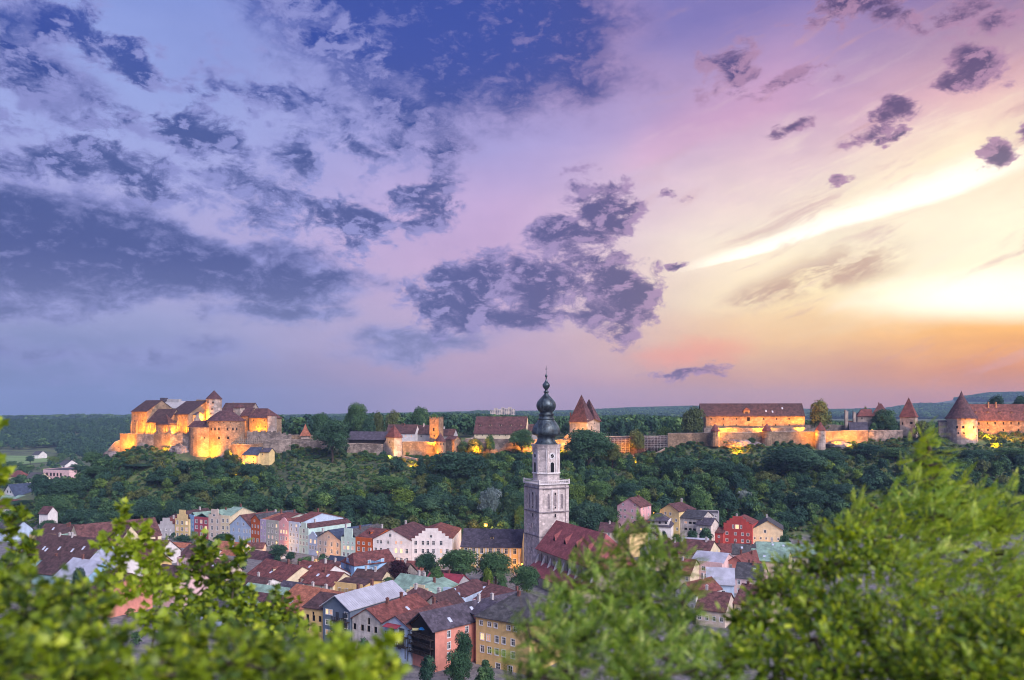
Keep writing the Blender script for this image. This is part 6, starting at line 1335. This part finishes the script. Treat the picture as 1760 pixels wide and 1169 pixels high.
x, y = pts(520, -640, -215, 540, 1180); k = clear(x, y, 6); x, y = x[k], y[k]; z = H(x, y); px_ = CX+F*x/y; k = (px_ > -60) & ~((y > 930) & (px_ < 95)) & (rn.uniform(size=len(x)) < np.where(y < 620, .5, 1)); x, y, z = x[k], y[k], z[k]; hh_ = rn.uniform(5, 10, len(x))
scatter('valley_trees','scattered trees and hedges between the valley houses',np.stack([x,y,z-1],1),hh_*rn.uniform(.8,1.2,len(x)),hh_,LOW,5,[.35,.3,.1,.0,.25])
x, y = pts(60000, -2600, 3400, 2600, 4700); k = (np.abs(x/y-.0) < .68); x, y = x[k], y[k]; z = H(x, y); hh_ = rn.uniform(20, 32, len(x)); px_ = CX+F*x/y; py_ = HY-(z-CZ)*F/y
k = ~((px_ > 1560) & (py_ > 690) & (py_ < 700)); x, y, z, hh_ = x[k], y[k], z[k], hh_[k]
scatter('far_hill_wood','hazy blue wood on the farthest hills',np.stack([x,y,z-3],1),hh_*rn.uniform(1.0,1.6,len(x)),hh_*.8,LOW,6,[.25,.3,.25,.08,.12])
# garden greenery between the town houses
x, y = pts(700, -210, 190, 190, 425); k = clear(x, y, .2); x, y = x[k], y[k]; px_ = CX+F*x/y; k = (px_ > -50) & (px_ < 1420); x, y = x[k], y[k]; z = H(x, y); hh_ = rn.uniform(1.5, 4.5, len(x))
scatter('garden_greenery','hedges and low garden bushes between the town houses',np.stack([x,y,z-.3],1),hh_*rn.uniform(.8,1.3,len(x)),hh_,MID,7,[.5,.3,.15,.05])
# far meadow in the valley and a footpath on the slope
def sheet(name, pxy, mat, off=.15):
    P = [(X(a, Y), Y) for a, Y in pxy]; n = len(P)//2; mb_ = MB()
    vs = [(x_, y_, Hs(x_, y_)+off) for x_, y_ in P]
    mb_.add(vs, [(i, i+1, n+i+1, n+i) for i in range(n-1)]); return tag(mb_.build(name, mat), kind='structure')
M['meadow'] = material('meadow grass', lin((112,140,84))[:3], var=.12, vscale=.02)
M['gravel'] = material('pale gravel', (.36,.33,.31), var=.15, vscale=1)
sheet('meadow', [(-60,1200),(20,1200),(45,1190),(84,1180),(-60,980),(20,980),(45,1000),(84,1040)], 'meadow')
pp_ = [(1225,480),(1219,477),(1208,474),(1190,473),(1170,476),(1160,482),(1170,487),(1190,488)]
sheet('footpath', pp_+[(a_, Y_-1.6) for a_, Y_ in pp_], 'gravel', .5)

# evening air
hz = MB(); hz.box(-5200,-300,-3,5600,5400,215); ho = hz.mesh('haze', [])
hm_ = bpy.data.materials.new('haze air'); hm_.use_nodes = True; g = G(hm_.node_tree); pv = g.n('ShaderNodeVolumePrincipled'); pv.inputs['Color'].default_value = (.46,.66,1,1); pv.inputs['Density'].default_value = .00010
o_ = g.n('ShaderNodeOutputMaterial'); g.nt.links.new(pv.outputs[0], o_.inputs[1]); ho.materials.append(hm_)
hm_.cycles.homogeneous_volume = True
tag(obj('haze', ho), kind='stuff')
# ------------------------------------------------------------------ foreground plants in front of the viewpoint
def fgleaf(name, a, b, c, tr=.45):
    m = bpy.data.materials.new(name); m.use_nodes = True; MATS[name] = m; g = G(m.node_tree)
    tc = g.n('ShaderNodeTexCoord').outputs['Object']; gi = g.n('ShaderNodeNewGeometry').outputs['Random Per Island']; oi = g.n('ShaderNodeObjectInfo').outputs['Random']
    n1 = g.noise(tc, 1.3, 3, .6)
    cc = g.mix(g.rng(g.m('ADD', g.m('MULTIPLY', gi, .4), g.m('MULTIPLY', n1, 1.3)), .55, 1.15), lin(a), lin(b))
    cc = g.mix(g.rng(g.m('FRACT', g.m('MULTIPLY', g.m('ADD', gi, oi), 7.3)), .72, 1, 0, .9), cc, lin(c))
    d = g.n('ShaderNodeBsdfPrincipled'); g.put(d.inputs['Base Color'], cc); d.inputs['Roughness'].default_value = .42; d.inputs['Specular IOR Level'].default_value = .4
    t = g.n('ShaderNodeBsdfTranslucent'); g.put(t.inputs[0], g.mix(1.0, cc, (1.5,1.35,.6,1), 'MULTIPLY')); ms = g.n('ShaderNodeMixShader'); ms.inputs[0].default_value = tr
    g.nt.links.new(d.outputs[0], ms.inputs[1]); g.nt.links.new(t.outputs[0], ms.inputs[2])
    o = g.n('ShaderNodeOutputMaterial'); g.nt.links.new(ms.outputs[0], o.inputs[0]); M[name] = m; return m
fgleaf('maple leaf', (104,130,38), (158,184,48), (204,218,72))
fgleaf('dark maple leaf', (58,82,38), (92,120,46), (150,170,66))
fgleaf('ash leaf', (98,134,52), (150,184,74), (204,220,124), .5)
fgleaf('bright ash leaf', (120,150,44), (176,200,62), (212,224,106), .5)
fgleaf('deep green leaf', (62,92,38), (108,140,52), (160,184,74))
# unit leaf outlines, stalk at origin, tip along +x
def outline_maple():
    pts_ = [(0,0),(.10,.16),(-.02,.40),(.22,.34),(.28,.62),(.46,.40),(.62,.46),(.60,.26),(1.0,0)]
    up = pts_[1:-1]; return [(0,0)] + [(x_, -y_) for x_, y_ in up] + [(1.0,0)] + [(x_, y_) for x_, y_ in reversed(up)]
def leaf_arrays(kind):
    if kind == 'maple':
        o = outline_maple(); v = [(.42,0,.05)] + [(x_, y_, -.10*abs(y_)*2 - .12*x_*x_) for x_, y_ in o]; n_ = len(o)
        return np.array(v), np.array([(0, 1+i, 1+(i+1) % n_) for i in range(n_)])
    if kind == 'ash':      # a pinnate leaf: rachis with pairs of narrow leaflets
        v = []; f = []
        for i in range(6):
            for s_ in (-1, 1):
                x0 = .12+i*.145; L_ = .34*(1-.09*abs(i-2)); a_ = R(52 - i*3)*s_; c_, sn = math.cos(a_), math.sin(a_); b_ = len(v); zz = -.22*x0*x0
                for u, w_, dz_ in ((0,0,0),(.4,.17,-.02),(1,0,-.10),(.4,-.17,-.02)):
                    lx, ly = u*L_, w_*L_; v.append((x0+lx*c_-ly*sn, lx*sn+ly*c_, zz+dz_*L_*2.5))
                f += [(b_, b_+1, b_+2), (b_, b_+2, b_+3)]
        b_ = len(v); v += [(.95,0,-.2),(1.1,.06,-.24),(1.32,0,-.34),(1.1,-.06,-.24)]; f += [(b_, b_+1, b_+2), (b_, b_+2, b_+3)]
        b_ = len(v); v += [(0,-.008,0),(0,.008,0),(.95,.004,-.2),(.95,-.004,-.2)]; f += [(b_, b_+1, b_+2), (b_, b_+2, b_+3)]
        return np.array(v), np.array(f)
    v = [(0,0,0),(.3,.22,-.02),(.7,.18,-.08),(1,0,-.18),(.7,-.18,-.08),(.3,-.22,-.02)]; return np.array(v), np.array([(0,1,2),(0,2,3),(0,3,4),(0,4,5)])
DK = dict(maple=1.9, ash=7.0, plain=4.6)
def plant(name, label, cat, lobes, base, kind, mat, size, dens, seed, tilt=.25, wind=(0,0,0), nleaf=280, group=None, stemr=.035, shell=.35, mat2=None):
    """lobes: (px, py, Y, radius_px, [squash]); base = (px, Y)"""
    rn = np.random.default_rng(seed); bx_, by_ = X(base[0], base[1]), base[1]; bz_ = Hs(bx_, by_)-.1
    t = thing(name, label, cat, (bx_, by_, bz_), 0, group); org = np.array([bx_, by_, bz_])
    L = [(X(a, Y), Y, Z(b, Y), r/F*Y) for a, b, Y, r, *_q in lobes]
    # stem, branches: lobes are reached from the base through their nearest lower neighbour
    order = sorted(range(len(L)), key=lambda i: L[i][2]); nodes = [np.array([0.,0.,0.])]; dirs = []
    topz = max(l[2] for l in L)-bz_
    mb_ = MB(); trunk = None
    for i in order:
        c = np.array(L[i][:3])-org
        cand = min(nodes, key=lambda q: np.linalg.norm(c-q)*(1 if q[2] <= c[2]+.05 else 3) + (0.6*L[i][3] if q is nodes[0] and len(nodes) > 1 else 0))
        mid = (cand+c)/2 + rn.normal(size=3)*.06*np.linalg.norm(c-cand); mid[2] -= .05*np.linalg.norm(c-cand)
        r0 = stemr*(1-.6*min(1, cand[2]/max(topz, .1))); 
        mbr = MB().tube([cand, mid, c],[r0, r0*.7, r0*.45],6); 
        mbr.build('trunk' if cand is nodes[0] else 'branch','bark',t); nodes.append(c)
    P = []; D = []; S = []; tw = MB()
    for (x_, y_, z_, r_) in L:
        n_tw = int(dens*DK[kind]*(r_/size)**2) + 4
        c = np.array([x_, y_, z_])-org
        for _ in range(n_tw):
            d_ = rn.normal(size=3); d_ /= np.linalg.norm(d_); rad = r_*rn.uniform(shell, 1.08); e_ = c+d_*rad
            ax = d_*.8 + np.array([0,0,tilt*2]) + np.array(wind) + rn.normal(size=3)*.25; ax /= np.linalg.norm(ax)
            s0 = e_-ax*size*1.6
            if rn.uniform() < .55: tw.tube([s0, e_+ax*size*.2],[.0045,.002],3)
            m_ = 5 if kind != 'ash' else 3
            for j in range(m_):
                f_ = j/(m_-1); p_ = s0+(e_-s0)*(.25+.75*f_); side = np.cross(ax, rn.normal(size=3)); side /= np.linalg.norm(side)+1e-9
                ld = ax*(.35+.6*f_) + side*(.9-.5*f_) + np.array([0,0,-.15]) + np.array(wind)*.5; ld /= np.linalg.norm(ld)
                P.append(p_); D.append(ld); S.append(size*rn.uniform(.6, 1.2))
    tw.build('twigs' if False else 'twig_growth','bark',t)['kind'] = 'stuff'
    P, D, S = np.array(P), np.array(D), np.array(S); n = len(P)
    up = np.array([0,0,1.0])+rn.normal(size=(n,3))*.45; Yv = np.cross(up, D); Yv /= np.linalg.norm(Yv, axis=1)[:,None]+1e-9; Zv = np.cross(D, Yv)
    lv, lf = leaf_arrays(kind)
    # the leaves that show largest (nearest the eye, on the camera side) become parts of their own
    camd = np.linalg.norm(P+org-np.array([0,0,CZ]), axis=1); ordr = np.argsort(camd/S)
    ind = set(ordr[:nleaf].tolist()); rest = ordr[nleaf:]
    lm = fast_mesh('leaf', lv, lf, mat); lm2 = fast_mesh('leaf', lv, lf, mat2 or mat)
    for i in ordr[:nleaf]:
        o = bpy.data.objects.new('leaf', lm if i % 3 else lm2); COL.objects.link(o); o.parent = t
        mt = Matrix(((D[i][0],Yv[i][0],Zv[i][0],P[i][0]),(D[i][1],Yv[i][1],Zv[i][1],P[i][1]),(D[i][2],Yv[i][2],Zv[i][2],P[i][2]),(0,0,0,1))) @ Matrix.Diagonal((S[i],S[i],S[i],1)); o.matrix_local = mt
    if len(rest):
        a = P[rest][:,None,:] + (D[rest][:,None,:]*lv[None,:,0,None] + Yv[rest][:,None,:]*lv[None,:,1,None] + Zv[rest][:,None,:]*lv[None,:,2,None])*S[rest][:,None,None]
        f = lf[None]+(np.arange(len(rest))*len(lv))[:,None,None]
        half = len(rest)
        me = fast_mesh('foliage', a.reshape(-1,3), f.reshape(-1,3), [mat, mat2 or mat])
        mi = np.repeat((np.arange(len(rest)) % 2 == 0).astype(np.int32), len(lf)); me.polygons.foreach_set('material_index', mi[:len(me.polygons)])
        obj('foliage', me, t)['kind'] = 'stuff'
    return t
GF = 'foreground shrubs before the viewpoint'
plant('maple_bush','yellow green maple bush blurred in the bottom left corner','bush',[(40,1040,6,75),(110,1060,6.2,80),(10,1000,6.5,45),(70,1130,5.2,85),(165,1100,5.6,70),(120,1010,6.6,34),(175,1040,6.4,36),(20,1160,4.6,80),(190,1160,4.8,60),(130,1160,4.8,70)],(80,5.4),'maple','maple leaf',.078,2.0,1,mat2='dark maple leaf',group=GF)
plant('maple_bush','low maple bush at the bottom between the left corner and the centre','bush',[(280,1130,5.2,50),(340,1110,5.4,55),(410,1140,5.2,70),(480,1120,5.4,45),(260,1165,4.6,40),(330,1165,4.6,60),(510,1155,4.8,55),(300,1085,5.8,34),(440,1098,5.8,36)],(380,5),'maple','maple leaf',.078,2.0,2,mat2='dark maple leaf',group=GF)
plant('maple_bush','bright yellow green bush tip rising beside the balconied houses at the bottom','bush',[(575,1110,5.4,34),(610,1135,5.3,40),(655,1110,5.4,24),(560,1150,5,45),(640,1155,5,40),(600,1168,4.8,46),(676,1140,5.2,18),(530,1100,5.6,26)],(600,5),'maple','maple leaf',.08,2.0,3,mat2='maple leaf',group=GF)
GM2 = 'maple saplings on the left'
plant('maple_sapling','sharp bright maple sapling with yellow leaves left of the coloured house row','sapling',[(215,868,12,10),(210,895,12,20),(255,905,12,24),(185,925,12,24),(235,935,12,34),(275,950,12,24),(205,970,12,34),(255,985,11.5,42),(285,1010,11.5,34),(180,1000,11.5,24),(225,1020,11,44),(270,1050,10.5,44)],(240,11),'maple','maple leaf',.118,1.15,4,mat2='maple leaf',group=GM2,stemr=.03)
plant('maple_sapling','darker maple sapling in front of the orange roofs, left stem of the pair','sapling',[(345,925,13,16),(352,950,13,28),(330,975,13,30),(368,990,13,32),(340,1020,12.5,38),(310,1050,12,36),(370,1050,12,40),(330,1085,11,46)],(350,12),'maple','dark maple leaf',.118,1.25,5,mat2='maple leaf',group=GM2,stemr=.035)
plant('maple_sapling','darker maple sapling right stem of the pair with a top against the pale blue gable','sapling',[(410,935,12.5,16),(408,955,12.5,24),(390,975,12.5,28),(402,1005,12.5,32),(430,1030,12,32),(400,1055,12,40),(452,1062,11.6,34),(420,1090,11,44)],(405,11.8),'maple','dark maple leaf',.118,1.25,6,mat2='maple leaf',group=GM2,stemr=.035)
plant('maple_sapling','low maple sapling top before the broad bright orange roof','sapling',[(480,1030,12,22),(455,1040,12,20),(500,1055,12,28),(475,1075,11.6,34),(512,1085,11.5,30),(440,1100,11,40),(490,1110,11,40)],(480,11.3),'maple','dark maple leaf',.118,1.3,7,mat2='maple leaf',group=GM2,stemr=.03)
plant('maple_sapling','maple sapling at the far left edge over the brown roofs','sapling',[(38,880,11,16),(12,905,11,24),(48,925,11,22),(20,945,11,28),(52,955,11,14),(8,975,10.5,30)],(10,10.2),'maple','maple leaf',.115,1.15,8,mat2='dark maple leaf',group=GM2,stemr=.025)
plant('maple_sapling','single leafy shoot reaching up at the left picture edge','sapling',[(-6,722,9,12),(-4,785,9,14),(0,820,9,12),(-14,870,9,22)],(-10,8.6),'maple','maple leaf',.12,.8,9,group=GM2,stemr=.015)
GA = 'ash trees in the foreground'
plant('ash_tree','feathery light green ash shrub in the middle foreground below the church roof','tree',[(1105,905,9.5,20),(1065,928,9.4,18),(1140,925,9.4,22),(1030,965,9,36),(1090,965,9,52),(1150,970,9,46),(985,1000,8.6,36),(1050,1020,8.4,62),(1120,1030,8.4,62),(1175,1035,8.4,40),(960,1050,8,46),(1010,1080,7.6,66),(1090,1100,7.4,80),(1180,1095,7.4,58),(940,1110,7.2,60),(905,1070,7.6,20),(910,1160,6.6,50),(1000,1150,6.6,80),(1110,1165,6.4,80),(1210,1150,6.6,54)],(1060,8),'ash','ash leaf',.19,1.9,11,wind=(.25,0,.12),mat2='deep green leaf',group=GA,stemr=.05,nleaf=280)
plant('ash_tree','tall wind blown ash with a slender top before the round tower','tree',[(1590,748,10.5,18),(1598,775,10.5,24),(1575,795,10.5,20),(1618,800,10.4,20),(1590,828,10.3,34),(1552,850,10.2,26),(1636,852,10.2,34),(1600,885,10,62),(1530,880,10,34),(1490,862,10,26),(1680,880,9.8,52),(1735,875,9.6,42),(1540,930,9.6,60),(1640,940,9.4,80),(1730,950,9.2,76),(1480,900,9.8,32),(1575,1000,8.8,84),(1680,1030,8.6,96),(1765,1020,8.6,60)],(1640,9.4),'ash','bright ash leaf',.20,1.7,12,wind=(.75,0,.28),mat2='ash leaf',group=GA,stemr=.07,nleaf=280)
plant('leafy_shrub','large round leaved shrub at the bottom right, left of the wind blown ash','bush',[(1425,925,8.6,34),(1460,915,8.6,30),(1395,960,8.4,40),(1445,970,8.2,54),(1350,985,8.2,36),(1500,950,8.4,50),(1310,1010,8,36),(1370,1030,7.8,56),(1450,1040,7.6,70),(1270,1060,7.6,36),(1320,1075,7.4,58),(1400,1100,7,76),(1500,1080,7,76),(1260,1120,7,50),(1330,1150,6.6,70),(1440,1160,6.4,80),(1530,1150,6.4,80)],(1400,7.2),'plain','maple leaf',.085,1.6,13,mat2='deep green leaf',group=GF,stemr=.05,nleaf=280)
plant('leafy_shrub','dark blurred shrub filling the bottom right corner','bush',[(1600,1090,6.6,80),(1690,1090,6.6,80),(1750,1110,6.2,70),(1580,1160,6,80),(1670,1165,5.8,80),(1755,1165,5.8,70)],(1680,6),'plain','maple leaf',.08,1.6,14,mat2='deep green leaf',group=GF,stemr=.05,nleaf=280)
